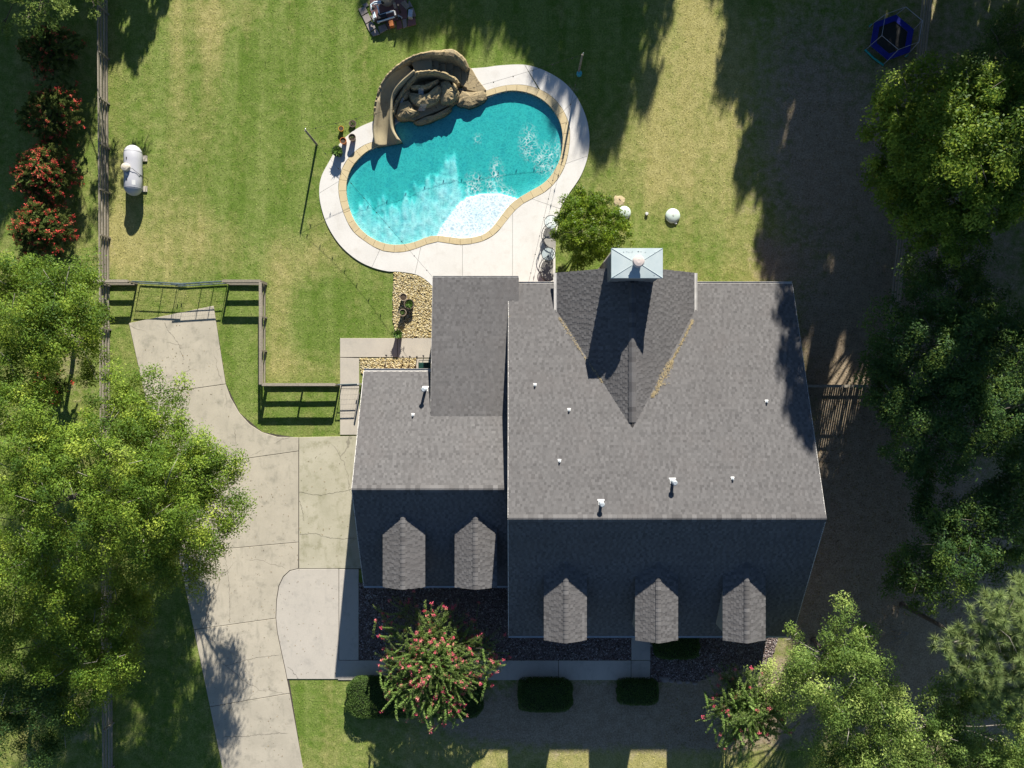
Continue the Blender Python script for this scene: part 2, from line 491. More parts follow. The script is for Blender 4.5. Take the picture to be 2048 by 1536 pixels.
# ------------------------------------------------------------------ plan outlines (photograph pixels on the ground)
DECK_OUT = [(748, 242), (713, 258), (681.5, 285), (658, 324), (642.5, 355), (638.6, 387), (644.5, 422), (658, 457), (681.5, 492),
            (713, 519.5), (744, 535), (775, 543), (799, 544), (830, 549), (849.5, 558.6), (865, 573), (872, 600), (1111, 600), (1111, 473), (1122, 425),
            (1138.6, 387), (1162, 351.6), (1175.7, 312.5), (1179, 273), (1172, 234), (1154, 195), (1127, 164), (1088, 141), (1049, 130),
            (1002, 131), (970.6, 135), (943, 137), (935, 150), (900, 170), (800, 170), (770, 200)]
COP_OUT = [(752, 283), (728.4, 291), (705, 308.6), (687.4, 332), (678.4, 363), (678.4, 390.6), (687.4, 426), (705, 461), (732, 484), (760, 500),
           (787, 505), (814, 503), (842, 494), (869, 484), (892.5, 486), (916, 490), (943, 488), (970.6, 480.5), (994, 465), (1013.6, 441),
           (1037, 414), (1064, 398), (1091.7, 383), (1115, 359), (1131, 328), (1138.6, 289), (1138.6, 254), (1127, 222.7), (1107, 197),
           (1080, 180), (1049, 171), (1017.5, 171), (990, 176.6), (968, 184)]
COP_IN = [(752, 295), (732, 305), (709, 328), (697, 351.6), (692.5, 379), (697, 410), (709, 441), (728.4, 465), (752, 480.5), (779, 489),
          (806.6, 489), (830, 484), (853.4, 474.6), (869, 471.5), (892.5, 473.4), (920, 477), (947, 475), (970.6, 467), (990, 449),
          (1009.7, 422), (1029, 402), (1056.6, 385), (1084, 369), (1103.4, 349.6), (1119, 320), (1125, 289), (1124, 262), (1117, 238),
          (1101.5, 215), (1080, 197), (1052.6, 185.5), (1021, 182), (994, 187.5), (970, 195)]
WATER = COP_IN + [(950, 180), (900, 190), (840, 215), (795, 245), (770, 270)]
DRIVE_ALL = [(258, 645), (428, 611), (440, 690), (452, 768), (462, 795), (480, 826), (500, 848), (525, 864), (555, 873), (598, 874), (735, 871), (735, 1137),
             (718, 1137), (718, 1320), (1300, 1320), (1300, 1360), (576, 1358), (608, 1536), (640, 1700), (480, 1700), (445, 1536)]
PATH_ALL = [(680, 676), (870, 676), (870, 745), (720, 745), (720, 871), (680, 871)]
BED1 = [(788, 545), (799, 545), (830, 550), (849, 559), (865, 574), (870, 600), (870, 676), (795, 676), (786, 640), (786, 600)]
BED2 = [(720, 717), (832, 717), (832, 748), (722, 748)]
BED3 = [(718, 1165), (1262, 1165), (1262, 1320), (718, 1320)]
BED4 = [(1300, 1262), (1560, 1262), (1540, 1330), (1440, 1345), (1400, 1362), (1300, 1364)]
HOUSE_PX = [(740, 745), (870, 745), (885, 575), (1110, 575), (1110, 570), (1360, 560), (1550, 580), (1550, 1240), (1030, 1240), (1030, 1150), (740, 1150)]

# ------------------------------------------------------------------ lawn
def grass_colour(n, pos):
    dry = attr(n, 'dry'); dirt = attr(n, 'dirt')
    big = noise(n, pos, 0.22, 5, 0.6)
    streak = noise(n, pos, 1.0, 4, 0.6, (0.75, 0.06, 1))
    mid = noise(n, pos, 1.7, 6, 0.72)
    fine = noise(n, pos, 10.0, 4, 0.85)
    green = mixc(n, ramp(n, mid, 0.35, 0.65), (0.125, 0.185, 0.036), (0.225, 0.262, 0.085))
    green = mixc(n, math_n(n, 'MULTIPLY', ramp(n, streak, 0.40, 0.60), 0.75), green, (0.090, 0.155, 0.022))
    tan = mixc(n, ramp(n, mid, 0.3, 0.7), (0.265, 0.245, 0.088), (0.375, 0.34, 0.15))
    f = math_n(n, 'ADD', dry, math_n(n, 'MULTIPLY', math_n(n, 'SUBTRACT', big, 0.5), 1.5))
    f = math_n(n, 'ADD', f, math_n(n, 'MULTIPLY', math_n(n, 'SUBTRACT', mid, 0.5), 1.15))
    f = math_n(n, 'ADD', f, math_n(n, 'MULTIPLY', math_n(n, 'SUBTRACT', streak, 0.5), 1.5))
    col = mixc(n, ramp(n, f, 0.05, 0.95), green, tan)
    soil = mixc(n, ramp(n, mid, 0.3, 0.7), (0.23, 0.175, 0.125), (0.35, 0.285, 0.215))
    g = math_n(n, 'ADD', dirt, math_n(n, 'MULTIPLY', math_n(n, 'SUBTRACT', mid, 0.5), 1.6))
    col = mixc(n, ramp(n, g, 0.30, 0.85), col, soil)
    dk = mixc(n, 1.0, col, (0.50, 0.52, 0.47), 'MULTIPLY')
    lt = mixc(n, 1.0, col, (1.40, 1.38, 1.32), 'MULTIPLY')
    return mixc(n, ramp(n, fine, 0.30, 0.70), dk, lt), fine, mid
m, n, b = new_mat('lawn_grass')
b.inputs['Roughness'].default_value = 1.0; b.inputs['Specular IOR Level'].default_value = 0.05
pos = ND(n, 'ShaderNodeNewGeometry').outputs['Position']
col, fine, mid = grass_colour(n, pos)
n.links.new(col, b.inputs['Base Color'])
hh = math_n(n, 'ADD', math_n(n, 'MULTIPLY', fine, 0.6), math_n(n, 'MULTIPLY', mid, 0.8))
bump(n, b, hh, 0.5, 0.06)
M['lawn'] = m
m, n, b = new_mat('grass_blade')
b.inputs['Roughness'].default_value = 0.8; b.inputs['Specular IOR Level'].default_value = 0.1
pos = ND(n, 'ShaderNodeNewGeometry').outputs['Position']
col, fine, mid = grass_colour(n, pos)
t = attr(n, 'tone')
col = mixc(n, t, mixc(n, 1.0, col, (0.8, 0.85, 0.75), 'MULTIPLY'), mixc(n, 1.0, col, (1.45, 1.4, 1.3), 'MULTIPLY'))
n.links.new(col, b.inputs['Base Color'])
M['blade'] = m

# soil condition over the plan: (px, py, rx, ry, amount)
DRYB = [(432, 70, 24, 120, .7), (357, 110, 13, 170, .65), (395, 30, 60, 60, .2), (500, 20, 60, 50, .3), (1340, 220, 70, 190, .75), (1450, 250, 90, 220, .6), (1300, 330, 90, 80, .35),
        (560, 620, 25, 130, .6), (560, 730, 50, 40, .5), (420, 500, 200, 60, .5), (250, 450, 60, 90, .45), (600, 520, 60, 40, .35), (1450, 520, 120, 90, .35),
        (330, 420, 90, 60, .3), (1560, 620, 60, 90, .5), (1640, 740, 60, 40, .6), (1050, 1500, 300, 70, .55), (1300, 1510, 200, 60, .7), (640, 1490, 60, 60, .15),
        (480, 280, 60, 200, .15), (300, 590, 90, 30, .05), (1390, 20, 60, 60, .45), (730, 10, 60, 40, .3), (240, 330, 25, 40, .5), (230, 480, 20, 60, .6),
        (860, 590, 0.1, .1, 0)]
GREENB = [(480, 330, 110, 200, .45), (640, 130, 110, 110, .5), (1370, 500, 90, 60, .45), (1260, 330, 60, 40, .35), (690, 620, 80, 90, .6), (480, 760, 50, 160, .5),
          (640, 820, 80, 40, .4), (640, 1440, 70, 90, .35), (560, 100, 80, 120, .3), (560, 400, 60, 120, .3), (950, 60, 260, 90, .6), (1230, 120, 60, 120, .3), (270, 1400, 90, 120, .2)]
DIRTB = [(1640, 350, 130, 170, .8), (1680, 650, 110, 130, .75), (1700, 950, 130, 260, 1.0), (1680, 1200, 120, 150, 1.0), (1600, 130, 120, 180, .55), (1560, 530, 45, 35, .8), (1530, 490, 18, 22, .6),
         (1200, 1400, 260, 70, .85), (1060, 1440, 200, 50, .7), (1270, 1450, 330, 48, .9), (1450, 1440, 160, 60, .8), (1900, 500, 200, 700, .9), (1900, 1300, 200, 300, 1.0), (150, 700, 60, 120, .5), (170, 1430, 60, 90, .5),
         (1490, 1370, 90, 60, .9), (700, 1530, 1, 1, 0), (210, 150, 14, 300, .3), (225, 500, 12, 60, .3), (1130, 190, 30, 30, .5), (830, 225, 80, 40, .4)]
def field(X, Y, blobs):
    r = np.zeros(X.shape)
    for bx, by, rx, ry, a in blobs:
        r += a * np.exp(-(((X - bx) / rx) ** 2 + ((Y - by) / ry) ** 2))
    return r
xs = np.concatenate([[-900, -400, -200, -110, -70, -50], np.arange(-42, 42.01, 0.5), [50, 70, 110, 200, 400, 900]])
ys = np.concatenate([[-900, -400, -200, -110, -70, -50], np.arange(-36, 36.01, 0.5), [50, 70, 110, 200, 400, 900]])
GX, GY = np.meshgrid(xs, ys)
PXg = GX * PPM + 1024; PYg = 768 - GY * PPM
V = np.stack([GX.ravel(), GY.ravel(), np.zeros(GX.size)], 1)
nx, ny = len(xs), len(ys)
I = (np.arange(ny - 1)[:, None] * nx + np.arange(nx - 1)[None, :]).ravel()
F = np.stack([I, I + 1, I + nx + 1, I + nx], 1)
cx = V[F].mean(1)
hole = inside(WATER, cx[:, 0] * PPM + 1024, 768 - cx[:, 1] * PPM)
for dx, dy in ((12, 0), (-12, 0), (0, 12), (0, -12), (9, 9), (-9, 9), (9, -9), (-9, -9)):
    hole |= inside(WATER, cx[:, 0] * PPM + 1024 + dx, 768 - cx[:, 1] * PPM + dy)
F = F[~hole]
lawn = indexed_mesh('lawn', V, F, np.full(len(V), .5), M['lawn'], kind='structure')
lawn['label'] = 'mown lawn with dry patches around the house'
dry = np.clip(0.20 + field(PXg, PYg, DRYB) - field(PXg, PYg, GREENB), 0, 1.2)
dirt = np.clip(field(PXg, PYg, DIRTB), 0, 1.1)
for nm, d in (('dry', dry), ('dirt', dirt)):
    at = lawn.data.attributes.new(nm, 'FLOAT', 'POINT'); at.data.foreach_set('value', d.ravel().astype(np.float32))
# short grass tufts standing on the lawn
NT = 190000
tx = rng.uniform(-10, 1760, NT); ty = rng.uniform(-10, 1546, NT)
bad = np.zeros(NT, bool)
for poly in (DECK_OUT, DRIVE_ALL, PATH_ALL, BED1, BED2, BED3, BED4, HOUSE_PX):
    bad |= inside(poly, tx, ty)
for (a, b_, c, d) in ((676, 720, 1130, 1362),):
    bad |= (tx > a) & (tx < b_) & (ty > c) & (ty < d)
dd = np.clip(field(tx, ty, DIRTB), 0, 1)
bad |= rng.random(NT) < dd * 0.8
tx, ty = tx[~bad], ty[~bad]
N = len(tx)
c = np.stack([(tx - 1024) / PPM, (768 - ty) / PPM, np.full(N, 0.0)], 1)
a = rng.uniform(0, 2 * math.pi, N); hgt = rng.uniform(.012, .042, N); wd = rng.uniform(.010, .028, N)
lean = np.stack([np.cos(a), np.sin(a), np.zeros(N)], 1); side = np.stack([-np.sin(a), np.cos(a), np.zeros(N)], 1)
tip = c + lean * (rng.uniform(.04, .10, N))[:, None] + np.array([0, 0, 1]) * hgt[:, None]
V = np.stack([c - side * wd[:, None], c + side * wd[:, None], tip], 1).reshape(-1, 3)
gr = fast_mesh('grass', V, 3, rng.random(N), M['blade'], kind='stuff')
tag(gr, 'short green and straw coloured grass tufts covering the lawn', 'grass', kind='stuff')
for nm, base, bl, gl in (('dry', 0.20, DRYB, GREENB), ('dirt', 0, DIRTB, None)):
    f = base + field(tx, ty, bl) - (field(tx, ty, gl) if gl else 0)
    at = gr.data.attributes.new(nm, 'FLOAT', 'POINT'); at.data.foreach_set('value', np.repeat(np.clip(f, 0, 1.2), 3).astype(np.float32))

# ------------------------------------------------------------------ driveway and walks
def gpoly(pts): return [tuple(G(*p)[:2]) for p in pts]
def shrink(poly, d):
    c = np.array(poly).mean(0); out = []
    n_ = len(poly)
    a = np.array(poly, float)
    area = 0.5 * sum(a[i][0] * a[(i + 1) % n_][1] - a[(i + 1) % n_][0] * a[i][1] for i in range(n_))
    s = 1 if area > 0 else -1
    for i in range(n_):
        e1 = a[i] - a[i - 1]; e2 = a[(i + 1) % n_] - a[i]
        e1 /= np.linalg.norm(e1) + 1e-9; e2 /= np.linalg.norm(e2) + 1e-9
        nrm = np.array([-(e1[1] + e2[1]), e1[0] + e2[0]]) * s
        L = np.linalg.norm(nrm)
        out.append(tuple(a[i] + (nrm / L * d if L > 1e-6 else 0)))
    return out
def paving(name, label, slabs, z):
    r = None
    for i, (pts, mk) in enumerate(slabs):
        mb = MB().prism(shrink(gpoly(pts), 0.022), -0.05, z)
        if r is None:
            r = bpy.data.objects.new(name, None); COL.objects.link(r); r['kind'] = 'structure'; r['label'] = label
        mb.build('concrete_slab', M[mk], r, bevel=0.012)
    return r
CURVE = [(597, 1137), (580, 1141), (567, 1153), (558, 1172), (553.5, 1200), (552, 1236)]
CURVE2 = [(552, 1236), (555, 1265), (563, 1303), (571, 1340), (574.5, 1358)]
paving('driveway', 'long pale concrete driveway with cracked slabs left of the house', [
    ([(258, 646), (428, 611), (440, 690), (447, 735), (452, 768), (290, 791)], 'drive'),
    ([(290, 791), (452, 768), (462, 795), (480, 826), (500, 848), (525, 864), (555, 873), (598, 874), (597.5, 902), (321, 941)], 'drive'),
    ([(321, 941), (597.5, 902), (597.5, 1084), (356, 1106)], 'drive'),
    ([(356, 1106), (597.5, 1084)] + CURVE + [(388, 1259)], 'drive'),
    ([(388, 1259)] + CURVE2 + [(580, 1386), (420, 1413)], 'drive'),
    ([(420, 1413), (580, 1386), (608, 1540), (630, 1660), (470, 1660)], 'drive'),
    ([(598, 874), (735, 871), (735, 1137), (598, 1137)], 'pad'),
    (list(reversed(CURVE2)) + list(reversed(CURVE[:-1])) + [(678, 1137), (678, 1358)], 'apron')], 0.05)
paving('front_walk', 'grey concrete walk along the front bed to the front door', [
    ([(678, 1137.5), (718, 1137.5), (718, 1320), (678, 1320)], 'apron'), ([(676, 1320), (895, 1320), (895, 1360), (676, 1360)], 'apron'),
    ([(895, 1320), (1117, 1320), (1117, 1360), (895, 1360)], 'apron'), ([(1117, 1320), (1262, 1320), (1262, 1360), (1117, 1360)], 'apron'),
    ([(1262, 1240), (1301, 1240), (1301, 1320), (1262, 1320)], 'apron'), ([(1262, 1320), (1301, 1320), (1300, 1360), (1262, 1360)], 'apron')], 0.055)
paving('side_walk', 'beige concrete walk from the side gate to the back patio', [
    ([(680, 676), (795, 676), (795, 715), (680, 715)], 'walk'), ([(795, 676), (870, 676), (870, 716), (795, 716)], 'walk'),
    ([(680, 715), (719, 716), (719, 778), (680, 778)], 'walk'), ([(680, 778), (719, 778), (719, 870), (680, 870)], 'walk'),
    ([(832, 717), (870, 717), (870, 748), (832, 748)], 'walk')], 0.055)

# ------------------------------------------------------------------ pool deck, pool
def seg(pts, i0, i1): return pts[i0:i1 + 1]
deck = bpy.data.objects.new('pool_deck', None); COL.objects.link(deck)
deck['kind'] = 'structure'; deck['label'] = 'bright white concrete deck curving around the pool'
DOs = smooth_open(DECK_OUT[:16], 8); DOr = smooth_open(DECK_OUT[20:32], 8); COs = smooth_open(COP_OUT, 8)
def so(i, j): return [tuple(p) for p in DOs[i * 8:j * 8 + 1]]
def sr(i, j): return [tuple(p) for p in DOr[(i - 20) * 8:(j - 20) * 8 + 1]]
def sc(i, j): return [tuple(p) for p in COs[i * 8:j * 8 + 1]][::-1]
deck_slabs = [
    so(0, 5) + sc(0, 4), so(5, 10) + sc(4, 9), so(10, 13) + sc(9, 12),
    so(13, 15) + [(872, 600), (925, 600), (925, 489)] + sc(12, 15),
    [(925, 600), (1025, 600), (1025, 427)] + sc(16, 19) + [(925, 489)],
    [(1025, 600), (1111, 600), (1111, 473), (1122, 425), (1120, 418)] + sc(20, 21) + [(1025, 427)],
    [(1120, 418)] + sr(20, 22) + sc(21, 24), sr(22, 25) + sc(24, 27), sr(25, 28) + sc(27, 29), sr(28, 31) + [(930, 160), (968, 184)] + sc(29, 33)[:-1]]
def sub_smooth(poly): return poly
for pts in deck_slabs:
    MB().prism(shrink(gpoly(pts), .012), -0.1, 0.06).build('deck_slab', M['deck'], deck)

pool = thing('swimming_pool', 'kidney shaped swimming pool with tan stone coping and white sun shelf', 'swimming pool', G(900, 350))
co = resample(smooth_open(gpoly(COP_OUT)), 46); ci = resample(smooth_open(gpoly(COP_IN)), 46)
# match the two edges so that joints stay square to the edge
cw = []
for p in co:
    k = np.argmin(((ci - p) ** 2).sum(1)); cw.append(k)
cif = resample(smooth_open(gpoly(COP_IN)), 600)
q = [int(np.argmin(((cif - p) ** 2).sum(1))) for p in co]; q[0] = 0; q[-1] = 599
q = list(np.maximum.accumulate(q))
for i in range(45):
    a, b2 = co[i], co[i + 1]; c0, c1 = cif[q[i]], cif[min(599, max(q[i + 1], q[i] + 1))]
    t = 0.006
    e = (b2 - a); e = e / np.linalg.norm(e) * t
    f = (c1 - c0); f = f / (np.linalg.norm(f) + 1e-9) * t * .8
    mid_o = (a + b2) / 2; mid_i = cif[(q[i] + min(599, q[i + 1])) // 2]
    poly = [tuple(a + e), tuple(b2 - e), tuple(c1 - f), tuple(mid_i), tuple(c0 + f)]
    MB().prism(poly, -0.12, 0.075 + random.uniform(-.004, .004)).build('coping_stone', M['coping'], pool, bevel=0.01)
# basin: walls and a floor that falls from the sun shelf to the deep end
bx = np.arange(660, 1151, 2.5); by = np.arange(160, 512, 2.5)
BX, BY = np.meshgrid(bx, by)
LEDGE = [(868, 484), (877, 461), (904, 422), (918, 406), (931.6, 394.5), (959, 387), (994, 385), (1021, 391), (1045, 400), (1045, 430), (1000, 480), (940, 495)]
def vnoise(X, Y, sc, seed):
    r = np.random.default_rng(seed); t = r.random((64, 64))
    x = (X / sc) % 64; y = (Y / sc) % 64
    i = np.floor(x).astype(int); j = np.floor(y).astype(int); fx = x - i; fy = y - j
    fx = fx * fx * (3 - 2 * fx); fy = fy * fy * (3 - 2 * fy)
    g = lambda a, b_: t[a % 64, b_ % 64]
    return (g(i, j) * (1 - fx) + g(i + 1, j) * fx) * (1 - fy) + (g(i, j + 1) * (1 - fx) + g(i + 1, j + 1) * fx) * fy
# boundary between shallow and deep, jagged to imitate ripple reflections: a y value along x
bl = np.interp(BX, [690, 720, 745, 780, 820, 860, 905, 925, 945, 985, 1000, 1030, 1130], [430, 400, 415, 405, 385, 360, 318, 360, 395, 370, 385, 400, 420])
bl = bl + (vnoise(BX, BY * .25, 9, 3) - .5) * 42 + (vnoise(BX, BY * .4, 4.5, 5) - .5) * 16
sh = np.clip((BY - bl) / 22 + .5, 0, 1)
lumps = np.clip((vnoise(BX, BY * .8, 5.5, 8) - .5) * 2.2, -1, 1) * .5 + np.clip((vnoise(BX, BY * .7, 11, 9) - .5) * 2.2, -1, 1) * .5  # floor lumps shaped to imitate pale refracted ripple light
depth = 0.18 - sh * (0.078 + 0.030 * np.clip((BY - bl) / 60, 0, 1)) - sh * .024 * lumps
edge = np.min([np.hypot(BX - x, BY - y) for x, y in [tuple(v) for v in resample(smooth_open(COP_IN), 160)]], axis=0)
depth = np.where(edge < 22, np.minimum(depth, 0.14 + 0.04 * edge / 22), depth)
led = inside(LEDGE, BX, BY)
for dx, dy in ((3, 0), (-3, 0), (0, 3)):
    pass
depth = np.where(led, 0.012, depth)
fine_n = 4
Vb = np.stack([(BX.ravel() - 1024) / PPM, (768 - BY.ravel()) / PPM, -0.04 - depth.ravel()], 1)
nxb, nyb = len(bx), len(by)
I = (np.arange(nyb - 1)[:, None] * nxb + np.arange(nxb - 1)[None, :]).ravel()
Fb = np.stack([I, I + nxb, I + nxb + 1, I + 1], 1)
m, n, b = new_mat('pool_plaster')
b.inputs['Roughness'].default_value = 0.7
pos = ND(n, 'ShaderNodeNewGeometry').outputs['Position']
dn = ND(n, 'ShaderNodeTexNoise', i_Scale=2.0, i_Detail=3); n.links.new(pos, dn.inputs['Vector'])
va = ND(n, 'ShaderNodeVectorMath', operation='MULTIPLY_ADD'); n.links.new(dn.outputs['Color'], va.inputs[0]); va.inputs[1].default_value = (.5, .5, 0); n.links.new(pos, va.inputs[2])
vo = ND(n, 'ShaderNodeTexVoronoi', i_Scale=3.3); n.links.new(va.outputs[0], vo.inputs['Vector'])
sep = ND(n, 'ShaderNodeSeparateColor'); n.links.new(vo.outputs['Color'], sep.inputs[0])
col = mixc(n, sep.outputs[0], (0.66, 0.78, 0.86), (0.90, 0.92, 0.93))  # pale blotches painted in to imitate rippled light on the plaster
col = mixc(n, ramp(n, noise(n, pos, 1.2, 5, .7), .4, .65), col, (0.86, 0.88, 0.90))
n.links.new(col, b.inputs['Base Color'])
M['plaster'] = m
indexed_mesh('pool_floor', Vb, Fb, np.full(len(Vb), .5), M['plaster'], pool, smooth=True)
wp = [tuple(p) for p in resample(np.vstack([smooth_open(gpoly(WATER)), gpoly(WATER)[0]]), 150)][:-1]
wl = MB()
nw = len(wp)
wl.add([(p[0], p[1], -0.95) for p in wp] + [(p[0], p[1], 0.02) for p in wp], [(i, (i + 1) % nw, nw + (i + 1) % nw, nw + i) for i in range(nw)])
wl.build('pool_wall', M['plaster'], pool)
# water: closed body with rippled surface, caustic light painted in its tint, and absorbing volume
m, n, b = new_mat('pool_water')
n.nodes.remove(b)
out = n.nodes['Material Output']
pos = ND(n, 'ShaderNodeNewGeometry').outputs['Position']
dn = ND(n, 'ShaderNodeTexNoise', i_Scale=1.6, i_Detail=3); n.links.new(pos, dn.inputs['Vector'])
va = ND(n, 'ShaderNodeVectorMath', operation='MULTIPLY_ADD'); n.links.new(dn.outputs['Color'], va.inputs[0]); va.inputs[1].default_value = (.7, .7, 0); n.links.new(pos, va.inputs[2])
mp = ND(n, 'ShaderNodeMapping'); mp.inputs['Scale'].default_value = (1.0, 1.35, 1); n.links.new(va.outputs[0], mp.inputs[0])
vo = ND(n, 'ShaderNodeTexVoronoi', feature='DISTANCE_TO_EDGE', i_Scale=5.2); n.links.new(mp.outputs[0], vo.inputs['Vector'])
ripple_light = ramp(n, vo.outputs['Distance'], 0.0, 0.28)
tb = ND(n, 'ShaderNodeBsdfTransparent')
n.links.new(mixc(n, ripple_light, (1, 1, 1), (0.76, 0.79, 0.82)), tb.inputs[0])  # transparency tinted to imitate the caustic web of light
gl = ND(n, 'ShaderNodeBsdfGlossy', i_Roughness=0.03)
bp = ND(n, 'ShaderNodeBump', i_Strength=0.25, i_Distance=0.05)
n.links.new(noise(n, pos, 3.5, 4, .6), bp.inputs['Height']); n.links.new(bp.outputs[0], gl.inputs['Normal'])
mx = ND(n, 'ShaderNodeMixShader', i_0=0.03); n.links.new(tb.outputs[0], mx.inputs[1]); n.links.new(gl.outputs[0], mx.inputs[2])
# foam where the jets break the surface
def blob_mask(cx_, cy_, r0, r1, sy):
    v = ND(n, 'ShaderNodeVectorMath', operation='SUBTRACT'); n.links.new(pos, v.inputs[0]); v.inputs[1].default_value = G(cx_, cy_)
    s = ND(n, 'ShaderNodeVectorMath', operation='MULTIPLY'); n.links.new(v.outputs[0], s.inputs[0]); s.inputs[1].default_value = (1, sy, 0)
    l = ND(n, 'ShaderNodeVectorMath', operation='LENGTH'); n.links.new(s.outputs[0], l.inputs[0])
    return ramp(n, l.outputs['Value'], r1, r0)
fm = None
for args in ((1057, 285, .2, .75, .55), (1092, 318, .35, 1.0, .8), (993, 345, .1, .6, .5), (985, 375, .2, .9, 1.0), (955, 277, 0, .4, .9), (1010, 388, .2, .9, 1.4), (948, 372, .1, .8, .7), (1112, 300, 0, .5, .5)):
    k = blob_mask(*args); fm = k if fm is None else math_n(n, 'MAXIMUM', fm, k)
vf = ND(n, 'ShaderNodeTexVoronoi', feature='DISTANCE_TO_EDGE', i_Scale=4.6); n.links.new(va.outputs[0], vf.inputs['Vector'])
ring = ramp(n, vf.outputs['Distance'], 0.16, 0.0)
ff = math_n(n, 'MULTIPLY', fm, math_n(n, 'MULTIPLY', ring, ramp(n, noise(n, pos, 2.2, 5, .75), .38, .62)))
fd = ND(n, 'ShaderNodeBsdfDiffuse'); fd.inputs[0].default_value = (.85, .88, .88, 1)
mf = ND(n, 'ShaderNodeMixShader'); n.links.new(math_n(n, 'MULTIPLY', ff, .7), mf.inputs[0]); n.links.new(mx.outputs[0], mf.inputs[1]); n.links.new(fd.outputs[0], mf.inputs[2])
n.links.new(mf.outputs[0], out.inputs['Surface'])
ab = ND(n, 'ShaderNodeVolumeAbsorption'); ab.inputs[0].default_value = (0.0, 0.76, 0.735, 1); ab.inputs['Density'].default_value = 5.4
n.links.new(ab.outputs[0], out.inputs['Volume'])
M['water'] = m
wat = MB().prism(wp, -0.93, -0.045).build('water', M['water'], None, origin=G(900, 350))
wat['kind'] = 'structure'; wat['label'] = 'clear turquoise pool water'
for nm, outl, par in (('joint_fill', [(262, 650), (428, 614), (452, 768), (480, 826), (525, 864), (598, 876), (733, 874), (733, 1135), (716, 1140), (716, 1322), (1298, 1322), (1298, 1358),
                                      (578, 1356), (605, 1530), (627, 1655), (473, 1655)], 'driveway'), ('joint_fill', [(682, 678), (868, 678), (868, 714), (717, 714), (717, 868), (682, 868)], 'side_walk')):
    MB().prism(gpoly(outl), -0.04, 0.014).build(nm, M['joint'], bpy.data.objects[par])

# ------------------------------------------------------------------ rock water slide
ws = thing('rock_waterslide', 'brown carved rock water slide with stairs and grotto boulders beside the pool', 'water slide', G(850, 190))
outer_o = [(747, 238, 0.396), (747.5, 215, 0.540), (751, 195.5, 0.684), (759, 170, 0.900), (773, 148, 1.152), (788, 133, 1.332), (808, 117.6, 1.512), (830, 107, 1.656), (859, 100.6, 1.728), (886, 99, 1.656), (903, 97, 1.548), (920, 107, 1.296), (930, 117.6, 0.972), (938, 134.5, 0.576)]
outer_i = [(755, 238, 0.396), (756, 215, 0.540), (759, 195.5, 0.684), (766, 172, 0.900), (780, 151, 1.152), (795, 138, 1.332), (812, 124.5, 1.512), (833, 114.5, 1.656), (860, 110.5, 1.728), (886, 112, 1.656), (901, 113, 1.548), (913, 120, 1.296), (922, 129, 0.972), (931, 141, 0.576)]
def wobble(v, a): return Vector((v.x + random.uniform(-a, a), v.y + random.uniform(-a, a), v.z + random.uniform(-a, a)))
def wall_loft(oo, ii, m=5):
    a = resample(smooth_open([tuple(P(*p)) for p in oo], 6), len(oo) * m); b_ = resample(smooth_open([tuple(P(*p)) for p in ii], 6), len(oo) * m)
    secs = []
    for k in range(len(a)):
        A = Vector(a[k]); B = Vector(b_[k]); d = (B - A); w_ = Vector((d.x, d.y, 0))
        j = random.uniform(-.05, .05)
        secs.append([Vector((A.x, A.y, -.05)) - w_ * .25, A + Vector((0, 0, -.15 + j)) - w_ * .12, A + w_ * .15 + Vector((0, 0, j)), (A + B) / 2 + Vector((0, 0, .05 + j)), B - w_ * .1 + Vector((0, 0, j)),
                     B + Vector((0, 0, -.2)), Vector((B.x, B.y, -.05)) + w_ * .1])
    return secs
MB().loft(wall_loft(outer_o, outer_i), closed=True).build('outer_wall', M['rock'], ws, smooth=False)
# the trough, from the landing down to the water: left lip, bed, right lip
tr_l = [(812, 124.5, 1.260), (795, 138, 1.188), (780, 151, 1.080), (766, 172, 0.864), (759, 195.5, 0.684), (755, 220, 0.562), (752, 240, 0.446), (750, 265, 0.331), (754, 292, 0.245)]
tr_r = [(829, 143, 1.260), (815, 155, 1.188), (803, 166, 1.080), (790, 182, 0.864), (784, 198, 0.684), (782, 220, 0.562), (781, 240, 0.446), (784, 262, 0.331), (796, 284, 0.245)]
L_ = resample(smooth_open([tuple(P(*p)) for p in tr_l]), 40); R_ = resample(smooth_open([tuple(P(*p)) for p in tr_r]), 40)
secs = []
for k in range(40):
    A = Vector(L_[k]); B = Vector(R_[k]); f = k / 39
    lipL = .14 if f > .5 else .02; lipR = .22
    sag = .30
    row = [Vector((A.x, A.y, -.3)), A + (A - B) * .10 + Vector((0, 0, lipL)), A + (B - A) * .02 + Vector((0, 0, lipL + .03))]
    for u in (.10, .22, .36, .5, .64, .78, .9):
        row.append(A.lerp(B, u) - Vector((0, 0, sag * (1 - (2 * u - 1) ** 2))))
    row += [A.lerp(B, .98) + Vector((0, 0, lipR + .03)), A.lerp(B, 1.12) + Vector((0, 0, lipR)), Vector((B.x, B.y, -.3)) + (B - A) * .2]
    secs.append(row)
MB().loft(secs, closed=True).build('slide_trough', M['trough'], ws, smooth=True)
MB().prism([tuple(P(*p, 1.15)[:2]) for p in [(824, 127), (838, 116), (863, 112), (864, 142), (832, 147)]], 0, 1.15).build('landing', M['trough'], ws)
stx = [863, 877, 891, 906, 921, 934]
for i in range(5):
    z = 1.01 - i * .18
    y0 = [112, 113, 115, 119, 126][i]; y1 = [142, 145, 151, 160, 170][i]
    MB().prism([tuple(P(*p, z)[:2]) for p in [(stx[i], y0), (stx[i + 1], y0 + 3), (stx[i + 1], y1 + 6), (stx[i], y1)]], 0, z).build('step', M['rockstep'], ws, bevel=.03)
MB().prism([tuple(P(*p, .1)[:2]) for p in [(920, 130), (938, 134), (945, 140), (956, 160), (973, 181), (960, 186), (930, 180), (918, 168)]], 0, .16).build('landing', M['rockstep'], ws, bevel=.03)
